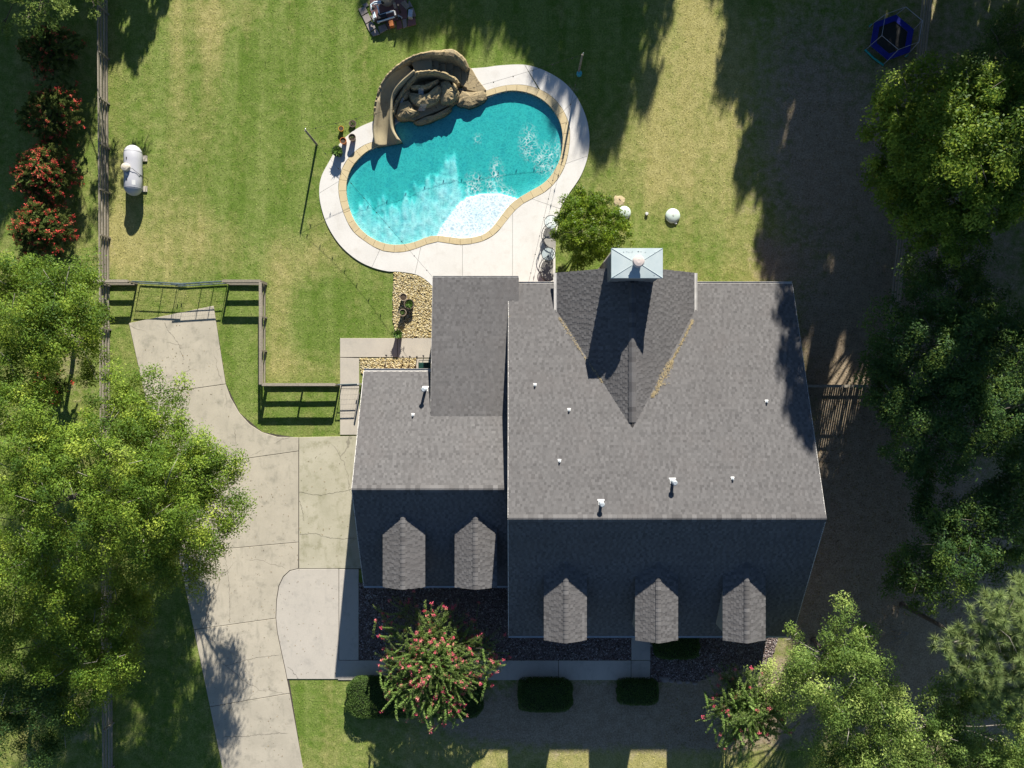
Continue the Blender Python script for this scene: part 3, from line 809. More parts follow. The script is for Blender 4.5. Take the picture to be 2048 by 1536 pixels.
inn_o = [(783, 228, 0.504), (788, 205, 0.684), (797, 188, 0.864), (810, 168, 1.080), (824, 151, 1.260), (832, 142, 1.332), (852, 138.5, 1.404), (878, 139.5, 1.332), (895, 145, 1.152), (910, 153, 0.936), (919, 164, 0.684)]
inn_i = [(790, 228, 0.504), (795, 208, 0.684), (803, 193, 0.864), (816, 174, 1.080), (829, 158, 1.260), (836, 150, 1.332), (853, 146.5, 1.404), (876, 147.5, 1.332), (891, 153, 1.152), (904, 160, 0.936), (912, 170, 0.684)]
MB().loft(wall_loft(inn_o, inn_i, 5), closed=True).build('inner_wall', M['rock'], ws)
def boulder(poly, ztop, zb, tilt, name='boulder', mat='rock', rough=.05):
    """faceted rock with an outline given in photograph pixels, top at ztop tilted along y"""
    pts = [P(x, y, ztop) for x, y in poly]
    pts = [Vector(p) for p in resample(smooth_open([tuple(p) for p in pts] + [tuple(pts[0])], 5), 22)[:-1]]
    c = sum(pts, Vector()) / len(pts)
    rings = []
    for s_, dz in ((1.02, None), (1.03, -.30), (1.0, -.10), (.86, .0), (.5, .07), (.12, .09)):
        ring = []
        for p in pts:
            q_ = c + (p - c) * s_
            z = zb if dz is None else max(zb + .01, ztop + dz + (q_.y - c.y) * tilt)
            ring.append(Vector((q_.x + random.uniform(-rough, rough) * .6 * s_, q_.y + random.uniform(-rough, rough) * .6 * s_, z + random.uniform(-rough, rough) * s_)))
        rings.append(ring)
    return MB().loft(rings, closed=True).build(name, M[mat], ws)
boulder([(820, 170), (842, 174), (862, 168), (876, 158), (872, 166), (858, 175), (842, 178), (824, 176)], 0.936, .2, .0)
boulder([(817, 185), (832, 190), (850, 189), (868, 181), (879, 168), (882, 178), (879, 195), (866, 206), (847, 211), (830, 207), (820, 198)], 0.756, -.1, .12)
boulder([(882, 164), (893, 160), (908, 172), (917, 182), (914, 193), (904, 202), (886, 206), (880, 200), (882, 182)], 0.684, -.2, .1)
boulder([(798, 206), (812, 201), (820, 205), (828, 219), (838, 224), (820, 233), (802, 236), (790, 230), (795, 218)], 0.576, -.2, .15)
boulder([(826, 244), (842, 236), (865, 230), (884, 222), (896, 216), (904, 213), (894, 226), (872, 237), (848, 246), (832, 247)], 0.216, -.5, .1)
boulder([(803, 192), (812, 180), (819, 178), (818, 188), (806, 200)], 0.720, .1, .0, rough=.03)
boulder([(867, 196), (880, 186), (880, 194), (874, 201), (866, 202)], 0.706, .1, .0, rough=.03)
boulder([(913, 176), (930, 182), (950, 183), (970, 181), (974, 196), (960, 207), (942, 214), (928, 212), (912, 206)], 0.158, -.5, .02, mat='rockstep')
boulder([(905, 163), (911, 168), (915, 178), (910, 180), (905, 172)], 0.828, .2, .0, rough=.03)
MB().prism([tuple(P(*p, .1)[:2]) for p in [(785, 200), (800, 180), (830, 150), (880, 146), (910, 160), (915, 205), (880, 222), (830, 242), (800, 238)]], -.5, .28).build('grotto_floor', M['rockstep'], ws)
# thin sheets of running water over the ledges
mw, n, b = new_mat('running_water')
b.inputs['Base Color'].default_value = (.55, .58, .6, 1); b.inputs['Roughness'].default_value = .08; b.inputs['Alpha'].default_value = .35
M['runwater'] = mw
for (x0, y0, z0, x1, y1, z1, wd_) in ((842, 176, 1.0, 842, 190, .80, 9), (848, 208, .80, 842, 222, .4, 12), (806, 196, .76, 802, 206, .62, 4)):
    a = P(x0, y0, z0); b2 = P(x1, y1, z1); ww = wd_ / 2 / PPM
    MB().add([a + Vector((-ww, 0, 0)), a + Vector((ww, 0, 0)), b2 + Vector((ww * 1.2, 0, 0)), b2 + Vector((-ww * 1.2, 0, 0))], [(0, 1, 2, 3)]).build('waterfall', M['runwater'], ws)

# ------------------------------------------------------------------ the house
house = thing('house', 'large house with grey shingled roofs, five dormers and a big chimney', 'house', (4, -4.5, 0))
n_single = [0]; SINGLE_MAX = 300
me1 = None
def shingle_mesh(wd_, ht, th):
    me = bpy.data.meshes.new('shingle')
    x, y = wd_ / 2, ht
    me.from_pydata([(-x, 0, 0), (x, 0, 0), (x, y, -.008), (-x, y, -.008), (-x, 0, th), (x, 0, th), (x, y, .004), (-x, y, .004)], [],
                   [(4, 5, 6, 7), (0, 1, 5, 4), (1, 2, 6, 5), (3, 0, 4, 7), (3, 2, 1, 0)])
    me.materials.append(M['shingle_one'])
    return me
ONE = [shingle_mesh(w_, .165, .009) for w_ in (.17, .23, .29)]
def slope(O, U, V, wd_, ln, parent, thick=.16, singles=0, seed=1, exposure=.146):
    """shingled roof plane: O the eave corner, U along the eave, V up the slope"""
    O = Vector(O); U = Vector(U).normalized(); V = Vector(V).normalized(); Nn = U.cross(V).normalized()
    r = np.random.default_rng(seed)
    base = MB()
    p = [O, O + U * wd_, O + U * wd_ + V * ln, O + V * ln]
    q_ = [x - Nn * thick for x in p]
    base.add([*p, *q_], [(0, 1, 2, 3), (7, 6, 5, 4), (0, 4, 5, 1), (1, 5, 6, 2), (2, 6, 7, 3), (3, 7, 4, 0)])
    base.build('roof_deck', M['shingle_deck'], parent)
    verts = []; faces = []; tones = []; nb = 0
    nc = int(ln / exposure)
    O_, U_, V_, N_ = (np.array(x) for x in (O, U, V, Nn))
    row_t = .5
    placed = 0
    order = list(range(nc))
    for k in order:
        v0 = k * exposure; u = -r.uniform(0, .3)
        row_t = .5 + r.uniform(-.05, .05)
        hi = r.random() < .5
        while u < wd_:
            cw_ = r.uniform(.10, .24) if hi else r.uniform(.09, .25)
            a = max(u, -.02); b2 = min(u + cw_, wd_ + .02)
            u += cw_
            if b2 - a < .03: hi = not hi; continue
            th = .017 if hi else .006
            tone = float(np.clip(row_t + r.normal(0, .13) + (.15 if hi else -.21), 0, 1))
            if singles and k >= nc - 7 and n_single[0] < SINGLE_MAX and placed < singles:
                o = link('shingle', ONE[min(2, int((b2 - a - .12) / .06)) if b2 - a > .12 else 0], parent)
                Mx = Matrix((U, V, Nn)).transposed().to_4x4()
                Mx.translation = O + U * (a + b2) / 2 + V * v0 + Nn * (.002 if hi else -.003) - root_loc(parent)
                Mx = Mx @ Matrix.Diagonal((( b2 - a) / (.17, .23, .29)[min(2, int((b2 - a - .12) / .06)) if b2 - a > .12 else 0], 1, 1, 1))
                o.matrix_local = Mx
                n_single[0] += 1; placed += 1
            else:
                v1 = v0 + exposure + .015
                P0 = O_ + U_ * a + V_ * v0; P1 = O_ + U_ * b2 + V_ * v0; P2 = O_ + U_ * b2 + V_ * v1; P3 = O_ + U_ * a + V_ * v1
                verts += [P0, P1, P0 + N_ * th, P1 + N_ * th, P2 + N_ * .003, P3 + N_ * .003, P2, P3]
                faces += [(nb + 2, nb + 3, nb + 4, nb + 5), (nb, nb + 1, nb + 3, nb + 2), (nb + 1, nb + 6, nb + 4, nb + 3), (nb + 7, nb, nb + 2, nb + 5)]
                tones += [tone] * 8; nb += 8
            hi = not hi
    indexed_mesh('shingles', np.array(verts), np.array(faces), np.array(tones), M['shingle'], parent, kind='stuff')
RIDGE_ME = {}
def ridge_caps(A, B, sl1, sl2, parent, step=.20, wd_=.21, drop=True):
    """overlapping bent cap shingles from A to B; sl1/sl2: down-slope unit vectors of the two planes"""
    A = Vector(A); B = Vector(B); d = (B - A); L = d.length; d.normalize()
    sl1 = Vector(sl1).normalized(); sl2 = Vector(sl2).normalized()
    key = tuple(round(x, 3) for x in (*d, *sl1, *sl2))
    if key not in RIDGE_ME:
        up = Vector((0, 0, 1)); n1 = (up - sl1 * up.dot(sl1)).normalized(); n2 = (up - sl2 * up.dot(sl2)).normalized()
        me = bpy.data.meshes.new('ridge_shingle'); vs = []
        for t, h in ((0, .048), (step + .04, .034)):
            for hh_ in (h, h - .011):
                vs += [d * t + sl1 * wd_ + n1 * hh_, d * t + sl1 * .03 + n1 * hh_ + up * .006, d * t + sl2 * .03 + n2 * hh_ + up * .006, d * t + sl2 * wd_ + n2 * hh_]
        fs = [(0, 8, 9, 1), (1, 9, 10, 2), (2, 10, 11, 3), (4, 0, 1, 5), (5, 1, 2, 6), (6, 2, 3, 7), (4, 12, 8, 0), (3, 11, 15, 7), (8, 12, 13, 9), (9, 13, 14, 10), (10, 14, 15, 11)]
        me.from_pydata([tuple(v) for v in vs], [], fs); me.materials.append(M['shingle_one'])
        RIDGE_ME[key] = me
    k = int(L / step)
    o0 = root_loc(parent)
    for i in range(k):
        o = link('ridge_shingle', RIDGE_ME[key], parent)
        o.location = A + d * (i * L / k) - o0
XL, XR = -.19, 16.52
YF, YR, YRIDGE = -14.87, 5.90, -7.08
ZE, ZR = 2.52, 7.10
def up(a, b_): return (Vector(b_) - Vector(a))
# main roof
slope((XR, YR, ZE), (-1, 0, 0), up((0, YR, ZE), (0, YRIDGE, ZR)), XR - XL, up((0, YR, ZE), (0, YRIDGE, ZR)).length, house, seed=11)
slope((XL, YF, ZE), (1, 0, 0), up((0, YF, ZE), (0, YRIDGE, ZR)), XR - XL, up((0, YF, ZE), (0, YRIDGE, ZR)).length, house, seed=12)
ridge_caps((XL, YRIDGE, ZR), (XR, YRIDGE, ZR), up((0, YRIDGE, ZR), (0, YR, ZE)), up((0, YRIDGE, ZR), (0, YF, ZE)), house, .26)
# garage wing
WX0, WYF, WYR, WYRI, WZR = -8.73, -11.92, .7375, -5.73, 5.70
slope((XL + .0, WYR, ZE), (-1, 0, 0), up((0, WYR, ZE), (0, WYRI, WZR)), XL - WX0, up((0, WYR, ZE), (0, WYRI, WZR)).length, house, seed=13)
slope((WX0, WYF, ZE), (1, 0, 0), up((0, WYF, ZE), (0, WYRI, WZR)), XL - WX0, up((0, WYF, ZE), (0, WYRI, WZR)).length, house, seed=14)
ridge_caps((WX0, WYRI, WZR), (XL - .05, WYRI, WZR), up((0, WYRI, WZR), (0, WYR, ZE)), up((0, WYRI, WZR), (0, WYF, ZE)), house, .26)
# porch roof over the patio
PX0, PX1, PYR, PZE = -4.64, .38, 6.257, 2.70
PYT, PZT = -1.90, 3.80
slope((PX1, PYR, PZE), (-1, 0, 0), up((0, PYR, PZE), (0, PYT, PZT)), PX1 - PX0, up((0, PYR, PZE), (0, PYT, PZT)).length, house, seed=15, thick=.12)
# rear cross gable
GXL, GXM, GXR, GYR, GYT, GZE, GZR = 2.60, 6.62, 10.62, 6.46, -2.42, 3.10, 5.47
slope((GXL, GYR, GZE), (0, -1, 0), up((GXL, 0, GZE), (GXM, 0, GZR)), GYR - GYT, up((GXL, 0, GZE), (GXM, 0, GZR)).length, house, seed=16)
slope((GXR, GYT, GZE), (0, 1, 0), up((GXR, 0, GZE), (GXM, 0, GZR)), GYR - GYT, up((GXR, 0, GZE), (GXM, 0, GZR)).length, house, seed=17)
ridge_caps((GXM, GYR - .9, GZR), (GXM, GYT + .35, GZR), up((GXM, 0, GZR), (GXL, 0, GZE)), up((GXM, 0, GZR), (GXR, 0, GZE)), house, .27)
# walls under the eaves
def gable_wall(x0, x1, prof, mat):
    a = [(x0, y, z) for y, z in prof]; b_ = [(x1, y, z) for y, z in prof]; k = len(prof)
    return MB().add(a + b_, [tuple(range(k)), tuple(range(2 * k - 1, k - 1, -1))] + [(i, k + i, k + (i + 1) % k, (i + 1) % k) for i in range(k)]).build('wall', mat, house)
gable_wall(XL + .35, XR - .35, [(YF + .5, 0), (YF + .5, 2.5), (YRIDGE, ZR - .28), (YR - .5, 2.4), (YR - .5, 0)], M['brick'])
gable_wall(WX0 + .35, XL + .35, [(WYF + .5, 0), (WYF + .5, 2.5), (WYRI, WZR - .28), (WYR - .5, 2.5), (WYR - .5, 0)], M['brick'])
MB().add([(x, y, z) for y in (5.3, 6.2) for x, z in ((GXL + .45, 0), (GXR - .45, 0), (GXR - .45, GZE - .05), (GXM, GZR - .28), (GXL + .45, GZE - .05))],
         [(0, 1, 2, 3, 4), (9, 8, 7, 6, 5), (0, 5, 6, 1), (1, 6, 7, 2), (2, 7, 8, 3), (3, 8, 9, 4), (4, 9, 5, 0)]).build('wall', M['siding'], house)
MB().box((-3.1, .6, 1.3), (2.2, 2.8, 2.6)).build('wall', M['brick'], house)
for x in (-4.3, -1.9):
    MB().box((x, 5.9, 1.28), (.16, .16, 2.56)).build('porch_post', M['trim'], house)
# gutters and fascia
def gutter(a, b_, mk='gutter', wd_=.13, ht=.12):
    a = Vector(a); b_ = Vector(b_); d = (b_ - a).normalized(); s = d.cross(Vector((0, 0, 1)))
    secs = []
    for p in (a, b_):
        secs.append([p + s * x + Vector((0, 0, z)) for x, z in ((-wd_ / 2, 0), (-wd_ / 2, -ht), (wd_ / 2, -ht), (wd_ / 2, 0), (wd_ / 2 - .02, 0), (wd_ / 2 - .025, -.035), (-wd_ / 2 + .025, -.035), (-wd_ / 2 + .02, 0))])
    MB().loft(secs, closed=True).build('gutter', M[mk], house)
gutter((PX1 + .02, YR + .08, ZE + .02), (GXL - .12, YR + .08, ZE + .02)); gutter((GXR + .15, YR + .08, ZE + .02), (XR, YR + .08, ZE + .02))
gutter((WX0, WYR + .08, ZE + .02), (PX0 - .02, WYR + .08, ZE + .02), wd_=.2)
gutter((PX0, PYR + .05, PZE + .02), (PX1, PYR + .05, PZE + .02), wd_=.10)
gutter((GXL - .08, GYR, GZE + .02), (GXL - .08, 4.0, GZE + .02), wd_=.17); gutter((GXR + .08, GYR, GZE + .02), (GXR + .08, 4.0, GZE + .02), wd_=.17)
gutter((XL, YF - .05, ZE + .02), (XR, YF - .05, ZE + .02), 'galv', .1); gutter((WX0, WYF - .05, ZE + .02), (XL - .02, WYF - .05, ZE + .02), 'galv', .1)
# rake boards
for a, b_ in (((XL - .02, YR, ZE - .08), (XL - .02, YRIDGE, ZR - .08)), ((XL - .02, YF, ZE - .08), (XL - .02, YRIDGE, ZR - .08)), ((XR + .02, YR, ZE - .08), (XR + .02, YRIDGE, ZR - .08)), ((XR + .02, YF, ZE - .08), (XR + .02, YRIDGE, ZR - .08)),
              ((WX0 - .02, WYR, ZE - .08), (WX0 - .02, WYRI, WZR - .08)), ((WX0 - .02, WYF, ZE - .08), (WX0 - .02, WYRI, WZR - .08)), ((PX0 - .02, PYR, PZE - .08), (PX0 - .02, -1.6, 3.66))):
    MB().bar(a, b_, .035, .16).build('rake_board', M['gutter'], house)
# flashing where the porch meets the taller main roof, valley metal on the cross gable
# dormers: roof planes, side walls, window
def dormer(xr, yf, zr, ze, z_at, half=1.19, seed=1):
    d = MB()
    xl, xr2 = xr - half + .16, xr + half - .16
    ys = yf + .25; yb = yf + 2.8
    d.add([(x, y, z) for y in (ys, yb) for x, z in ((xl, 2.0), (xr2, 2.0), (xr2, ze - .02), (xr, zr - .10), (xl, ze - .02))],
          [(0, 1, 2, 3, 4), (9, 8, 7, 6, 5), (0, 5, 6, 1), (1, 6, 7, 2), (2, 7, 8, 3), (3, 8, 9, 4), (4, 9, 5, 0)])
    o = d.build('dormer', M['siding'], house)
    L = z_at + .1 - yf
    sl = up((xr - half, 0, ze), (xr, 0, zr)); sr = up((xr + half, 0, ze), (xr, 0, zr))
    slope((xr - half, yf + L, ze), (0, -1, 0), sl, L, sl.length, o, .1, 30, seed)
    slope((xr + half, yf, ze), (0, 1, 0), sr, L, sr.length, o, .1, 30, seed + 50)
    ridge_caps((xr, yf, zr), (xr, yf + L, zr), up((xr, 0, zr), (xr - half, 0, ze)), up((xr, 0, zr), (xr + half, 0, ze)), o, .24, .14)
    f = MB(); yw = ys - .03
    for c, s in (((xr, yw, ze - .15), (1.2, .06, .08)), ((xr, yw, ze - 1.35), (1.3, .08, .08)), ((xr - .6, yw, ze - .75), (.08, .06, 1.12)), ((xr + .6, yw, ze - .75), (.08, .06, 1.12)), ((xr, yw, ze - .75), (.04, .05, 1.12)), ((xr, yw - .003, ze - .75), (1.12, .04, .04))):
        f.box(c, s)
    f.build('window_frame', M['trim'], o)
    MB().box((xr, ys - .012, ze - .75), (1.12, .02, 1.12)).build('window_pane', M['glass'], o)
for i, x in enumerate((94.8, 257, 412.6)):
    dormer(x / 32, -455 / 32, 5.50, 5.0, -313 / 32 + .3, seed=100 + i)
for i, x in enumerate((-194.4, -65)):
    dormer(x / 32, -365.5 / 32, 4.97, 4.5, -229 / 32 + .3, seed=120 + i)
# front windows and door below the eaves, garage doors on the wing's left side
def wall_window(x, y, z, wd_, ht):
    f = MB()
    for c, s in (((x, y, z + ht / 2), (wd_ + .12, .1, .07)), ((x, y, z - ht / 2), (wd_ + .2, .14, .07)), ((x - wd_ / 2, y, z), (.07, .1, ht - .07)), ((x + wd_ / 2, y, z), (.07, .1, ht - .07)), ((x, y, z), (.04, .06, ht - .07))): f.box(c, s)
    o = f.build('window', M['trim'], house)
    MB().box((x, y + .015, z), (wd_ - .07, .03, ht - .07)).build('pane', M['glass'], o)
for x in (2.2, 4.9, 11.5, 14.2): wall_window(x, YF + .46, 1.35, 1.2, 1.6)
for x in (-6.3, -2.6): wall_window(x, WYF + .46, 1.35, 1.2, 1.4)
dr = MB().box((8.0, YF + .45, 1.05), (1.0, .1, 2.1)).build('front_door', M['wooddark'], house)
MB().box((8.36, YF + .38, 1.0), (.05, .06, .16)).build('door_handle', M['galv'], dr)
for yy in (-8.5, -4.2):
    gd = MB()
    for k in range(4): gd.box((WX0 + .32, yy, .29 + k * .55), (.08, 3.0, .53))
    gd.build('garage_door', M['trim'], house)
# chimney
CX, CY, CZ = 6.62, 6.40, 6.90
ch = MB().box((CX, CY, CZ / 2 - .15), (2.56, 1.42, CZ - .3)).build('chimney', M['siding'], house)
sid = MB()
for k in range(28):
    z = .3 + k * .225
    sid.box((CX, CY, z), (2.60, 1.46, .03))
sid.build('lap_siding', M['siding'], ch, kind='stuff')
hx, hy = 1.36, .79
MB().add([(CX - hx, CY - hy, CZ - .22), (CX + hx, CY - hy, CZ - .22), (CX + hx, CY + hy, CZ - .22), (CX - hx, CY + hy, CZ - .22),
          (CX - hx, CY - hy, CZ), (CX + hx, CY - hy, CZ), (CX + hx, CY + hy, CZ), (CX - hx, CY + hy, CZ),
          (CX - .28, CY - .12, CZ + .05), (CX + .28, CY - .12, CZ + .05), (CX + .28, CY + .12, CZ + .05), (CX - .28, CY + .12, CZ + .05)],
         [(3, 2, 1, 0), (0, 1, 5, 4), (1, 2, 6, 5), (2, 3, 7, 6), (3, 0, 4, 7), (4, 5, 9, 8), (5, 6, 10, 9), (6, 7, 11, 10), (7, 4, 8, 11), (8, 9, 10, 11)]).build('chimney_cap', M['zinc'], ch)
sm = MB()
for (a, b_) in (((-hx, -hy), (-.28, -.12)), ((hx, -hy), (.28, -.12)), ((hx, hy), (.28, .12)), ((-hx, hy), (-.28, .12))):
    sm.tube([(CX + a[0], CY + a[1], CZ + .01), (CX + b_[0], CY + b_[1], CZ + .055)], .012, 5)
for k in range(14):
    x = random.uniform(-1.2, 1.2); y = random.choice((-.6, .6)) + random.uniform(-.05, .05)
    sm.lathe((CX + x, CY + y, CZ + .015), [(.018, 0), (.018, .025)], 6)
sm.build('cap_seam', M['zinc'], ch)
MB().lathe((CX, CY + .02, CZ), [(.22, .08), (.22, .32), (.31, .33), (.31, .47), (.26, .52), (.10, .55)], 24).build('flue', M['flue'], ch, smooth=False)
# roof vents
def roof_z(x, y):
    c = [ZE + (ZR - ZE) * (YR - y) / (YR - YRIDGE)] if x > XL else [ZE + (WZR - ZE) * (WYR - y) / (WYR - WYRI)]
    return c[0]
def on_roof(px, py):
    z = 4.5
    for _ in range(12):
        p = P(px, py, z); z = roof_z(p.x, p.y)
    return P(px, py, z)
SL = Vector((0, YRIDGE - YR, ZR - ZE)).normalized(); UU = Vector((1, 0, 0)); NR = UU.cross(SL); NR = NR if NR.z > 0 else -NR
def vent(px, py, big, elbow=0.0):
    p = on_roof(px, py); s = .25 if big else .14
    Mx = Matrix((UU, SL, NR)).transposed()
    v = MB().box(p + NR * .03 - SL * .04, (s * 1.1, s * 1.25, .014), M=Mx)
    v.box(p + NR * .032 + SL * -(s * .62), (s * 1.5, s * .35, .012), M=Mx)
    o = v.build('roof_vent', M['pvcwhite'], house)
    h_ = elbow if elbow else (.42 if big else .16)
    r_ = .085 if big else .045
    MB().lathe(p, [(r_ * 1.7, -.02), (r_ * 1.15, .10)], 14).build('vent_boot', M['galv'], o)
    MB().lathe(p + Vector((0, 0, .0)), [(r_, 0), (r_, h_)], 12).build('vent_pipe', M['galv'], o)
    if big: MB().lathe(p + Vector((0, 0, h_)), [(r_ * 1.05, -.02), (r_ * 1.65, .0), (r_ * 1.65, .10), (r_ * 1.1, .15)], 14).build('vent_cap', M['galv'], o)
vent(1202, 1006, True); vent(1345, 963, True, .50); vent(851, 779, True, .85)
for p in ((1070, 771), (1138, 821), (1119, 923), (1465, 958), (1533, 804), (826, 831)): vent(*p, False)
# fallen pine straw caught in the roof valleys
def straw(label, line, wid, count, zoff):
    V = []; T = []
    for _ in range(count):
        t = random.random(); k = t * (len(line) - 1); i = min(int(k), len(line) - 2); f = k - i
        x = line[i][0] * (1 - f) + line[i + 1][0] * f; y = line[i][1] * (1 - f) + line[i + 1][1] * f
        ww = wid[i] * (1 - f) + wid[i + 1] * f
        x += random.gauss(0, ww * .4); y += random.gauss(0, ww * .4)
        p = on_roof(x, y); xg = p.x
        zg = GZE + (GZR - GZE) * (1 - abs(xg - GXM) / (GXM - GXL)) if GXL < xg < GXR and p.y > GYT else -9
        z = max(p.z, zg) + zoff + random.uniform(0, .05)
        p = P(x, y, z)
        a = random.uniform(0, math.pi); l = random.uniform(.06, .15); s = Vector((math.cos(a), math.sin(a), random.uniform(-.3, .3))) * l; q_ = Vector((-math.sin(a), math.cos(a), 0)) * .012
        V += [p - s, p + q_, p + s, p - q_]; T.append(random.random())
    o = fast_mesh('pine_straw', np.array([tuple(v) for v in V]), 4, T, M['needles'], None, 'stuff')
    tag(o, label, 'pine straw', kind='stuff')
straw('dry tan pine straw piled in the right valley of the rear gable', [(1386, 640), (1366, 680), (1345, 720), (1336, 736), (1322, 765), (1304, 795)], [2, 2, 2, 10, 10, 3], 520, .04)
straw('thin line of dry straw in the left valley of the rear gable', [(1118, 634), (1140, 668), (1165, 708), (1205, 765)], [2, 4, 2, 2], 120, .04)
straw('small clump of dry straw beside the main roof edge above the porch', [(1012, 618), (1013, 628), (1013, 638)], [4, 6, 4], 130, .35)

# ------------------------------------------------------------------ gravel beds
OCT_F = np.array([(0, 1, 4), (1, 2, 4), (2, 3, 4), (3, 0, 4), (1, 0, 5), (2, 1, 5), (3, 2, 5), (0, 3, 5)])
def gravel(label, polys, count, smin, smax, mat, zc=.02, cat='gravel'):
    X = []; Y = []
    for poly in polys:
        a = np.array(poly); x0, y0 = a.min(0); x1, y1 = a.max(0)
        k = int(count * (x1 - x0) * (y1 - y0) / 10000)
        x = rng.uniform(x0, x1, k); y = rng.uniform(y0, y1, k); ins = inside(poly, x, y)
        X.append(x[ins]); Y.append(y[ins])
    X = np.concatenate(X); Y = np.concatenate(Y); N = len(X)
    c = np.stack([(X - 1024) / PPM, (768 - Y) / PPM, rng.uniform(zc - .01, zc + .035, N)], 1)
    s = rng.uniform(smin, smax, N) ** 1.0
    ax = s * rng.uniform(.8, 1.3, N); ay = s * rng.uniform(.6, 1.0, N); az = s * rng.uniform(.4, .7, N); th = rng.uniform(0, math.pi, N)
    base = np.array([(1, 0, 0), (0, 1, 0), (-1, 0, 0), (0, -1, 0), (0, 0, 1), (0, 0, -1)], float)
    L = base[None] * np.stack([ax, ay, az], 1)[:, None, :] + rng.normal(0, .12, (N, 6, 3)) * s[:, None, None]
    cs, sn = np.cos(th)[:, None], np.sin(th)[:, None]
    W = np.stack([L[..., 0] * cs - L[..., 1] * sn, L[..., 0] * sn + L[..., 1] * cs, L[..., 2]], 2) + c[:, None, :]
    F = (OCT_F[None] + (np.arange(N) * 6)[:, None, None]).reshape(-1, 3)
    o = indexed_mesh('gravel', W.reshape(-1, 3), F, np.repeat(rng.random(N), 6), mat, None, 'stuff')
    return tag(o, label, cat, kind='stuff')
def pebble_mat(name, cols):
    m, n, b = new_mat(name); b.inputs['Roughness'].default_value = .85
    cr = ND(n, 'ShaderNodeValToRGB'); el = cr.color_ramp.elements
    while len(el) < len(cols): el.new(.5)
    for i, c in enumerate(cols): el[i].position = i / (len(cols) - 1); el[i].color = (*c, 1)
    n.links.new(attr(n, 'tone'), cr.inputs[0]); n.links.new(cr.outputs[0], b.inputs['Base Color'])
    return m
M['riverrock'] = pebble_mat('river_rock', [(.20, .14, .055), (.38, .29, .12), (.46, .37, .18), (.56, .48, .27), (.36, .30, .18), (.62, .56, .40)])
M['lavarock'] = pebble_mat('dark_stone', [(.09, .065, .06), (.16, .115, .105), (.22, .165, .155), (.13, .095, .085), (.17, .15, .145), (.48, .44, .42)])
for nm, poly, col in (('gravel_bed', BED1, 'soil'), ('gravel_bed', BED2, 'soil'), ('gravel_bed', BED3, 'soil'), ('gravel_bed', BED4, 'soil')):
    o = MB().prism(gpoly(poly), -.05, .012).build(nm, M[col], None, origin=G(*poly[0])); o['kind'] = 'structure'; o['label'] = 'bare soil base of a planting bed'
gravel('yellow tan river rock between the patio and side walk', [BED1], 5200, .035, .08, M['riverrock'])
gravel('yellow river rock strip behind the garage wall', [BED2], 5200, .035, .08, M['riverrock'])
gravel('dark brown lava rock in the front bed', [BED3], 4200, .03, .065, M['lavarock'])
gravel('dark lava rock right of the front door walk', [BED4], 4000, .03, .065, M['lavarock'])
for i, (x, y, s) in enumerate(((1306, 1362, .20), (1330, 1359, .24), (1343, 1361, .16), (1358, 1363, .18), (1375, 1363, .13), (1322, 1355, .12), (1390, 1366, .14))):
    v = MB(); c = G(x, y, 0)
    prof = [(s * .9, -.05), (s, .03), (s * .8, .11), (s * .35, .14)]
    v.lathe(c, prof, 9, sx=1.2, sy=.8)
    for k, p in enumerate(v.v): v.v[k] = (p[0] + random.uniform(-.02, .02), p[1] + random.uniform(-.02, .02), p[2] + random.uniform(-.01, .02))
    tag(v.build('edging_stone', M['paver'], None, origin=c), ('grey edging stone touching the corner of the front door walk', 'widest pale edging stone right of the door walk', 'third flat edging stone counting from the door walk', 'middle stone of the edging row beyond the widest stone', 'second smallest edging stone towards the red myrtle', 'smallest edging stone set inside the gravel', 'last edging stone of the row beside the red myrtle')[i], 'stone', 'edging stones right of the door walk')

# ------------------------------------------------------------------ fences
def rail_fence(label, a, b_, heights, spacing, mk='wood', cap=False, post_h=1.08, rail_h=.14, jitter=.012, rail_side=1):
    a = Vector(a); b_ = Vector(b_); d = b_ - a; L = d.length; d.normalize(); s = d.cross(Vector((0, 0, 1))) * rail_side
    r = thing('rail_fence', label, 'fence', a)
    k = max(1, round(L / spacing))
    pts = [a + d * (L * i / k) for i in range(k + 1)]
    pm = None
    for p in pts:
        if pm is None:
            pm = MB().box((0, 0, post_h / 2), (.10, .10, post_h)).build('post', M[mk], None); pm.parent = r; pm.location = p - a
            o = pm
        else:
            o = link('post', pm.data, r); o.location = p - a
        o.rotation_euler.z = math.atan2(d.y, d.x)
    for i in range(k):
        for h_ in heights:
            j = random.uniform(-jitter, jitter)
            p0 = pts[i] + d * .004 + s * (.075) + Vector((0, 0, h_ + j)); p1 = pts[i + 1] - d * .004 + s * (.075) + Vector((0, 0, h_ + random.uniform(-jitter, jitter)))
            MB().bar(p0, p1, .065, rail_h).build('rail', M[mk], r)
        if cap:
            p0 = pts[i] + d * .003 + Vector((0, 0, post_h + .02)); p1 = pts[i + 1] - d * .003 + Vector((0, 0, post_h + .02 + random.uniform(-.006, .006)))
            MB().bar(p0, p1, .17, .038).build('cap_board', M[mk], r)
    return r
FX = 216.5
rail_fence('long weathered wood rail fence along the left edge of the lawn', G(FX, -60), G(FX + 4.5, 566), (.10, .40, .72, 1.02), 2.8, rail_side=1)
rail_fence('weathered rail fence half hidden under the oaks left of the driveway', G(FX + 4.5, 572), G(FX + 12, 1620), (.10, .40, .72, 1.02), 2.8)
rail_fence('short wood fence section left of the double metal gate', G(205, 567), G(274, 567), (.10, .52, .98), 2.3, cap=True)
rail_fence('short wood fence section right of the double metal gate', G(459, 567), G(533, 567), (.10, .52, .98), 2.3, cap=True)
rail_fence('wood fence with wide cap board between driveway and side yard', G(533, 569), G(533, 769), (.10, .52, .98), 2.1, cap=True, rail_side=1)
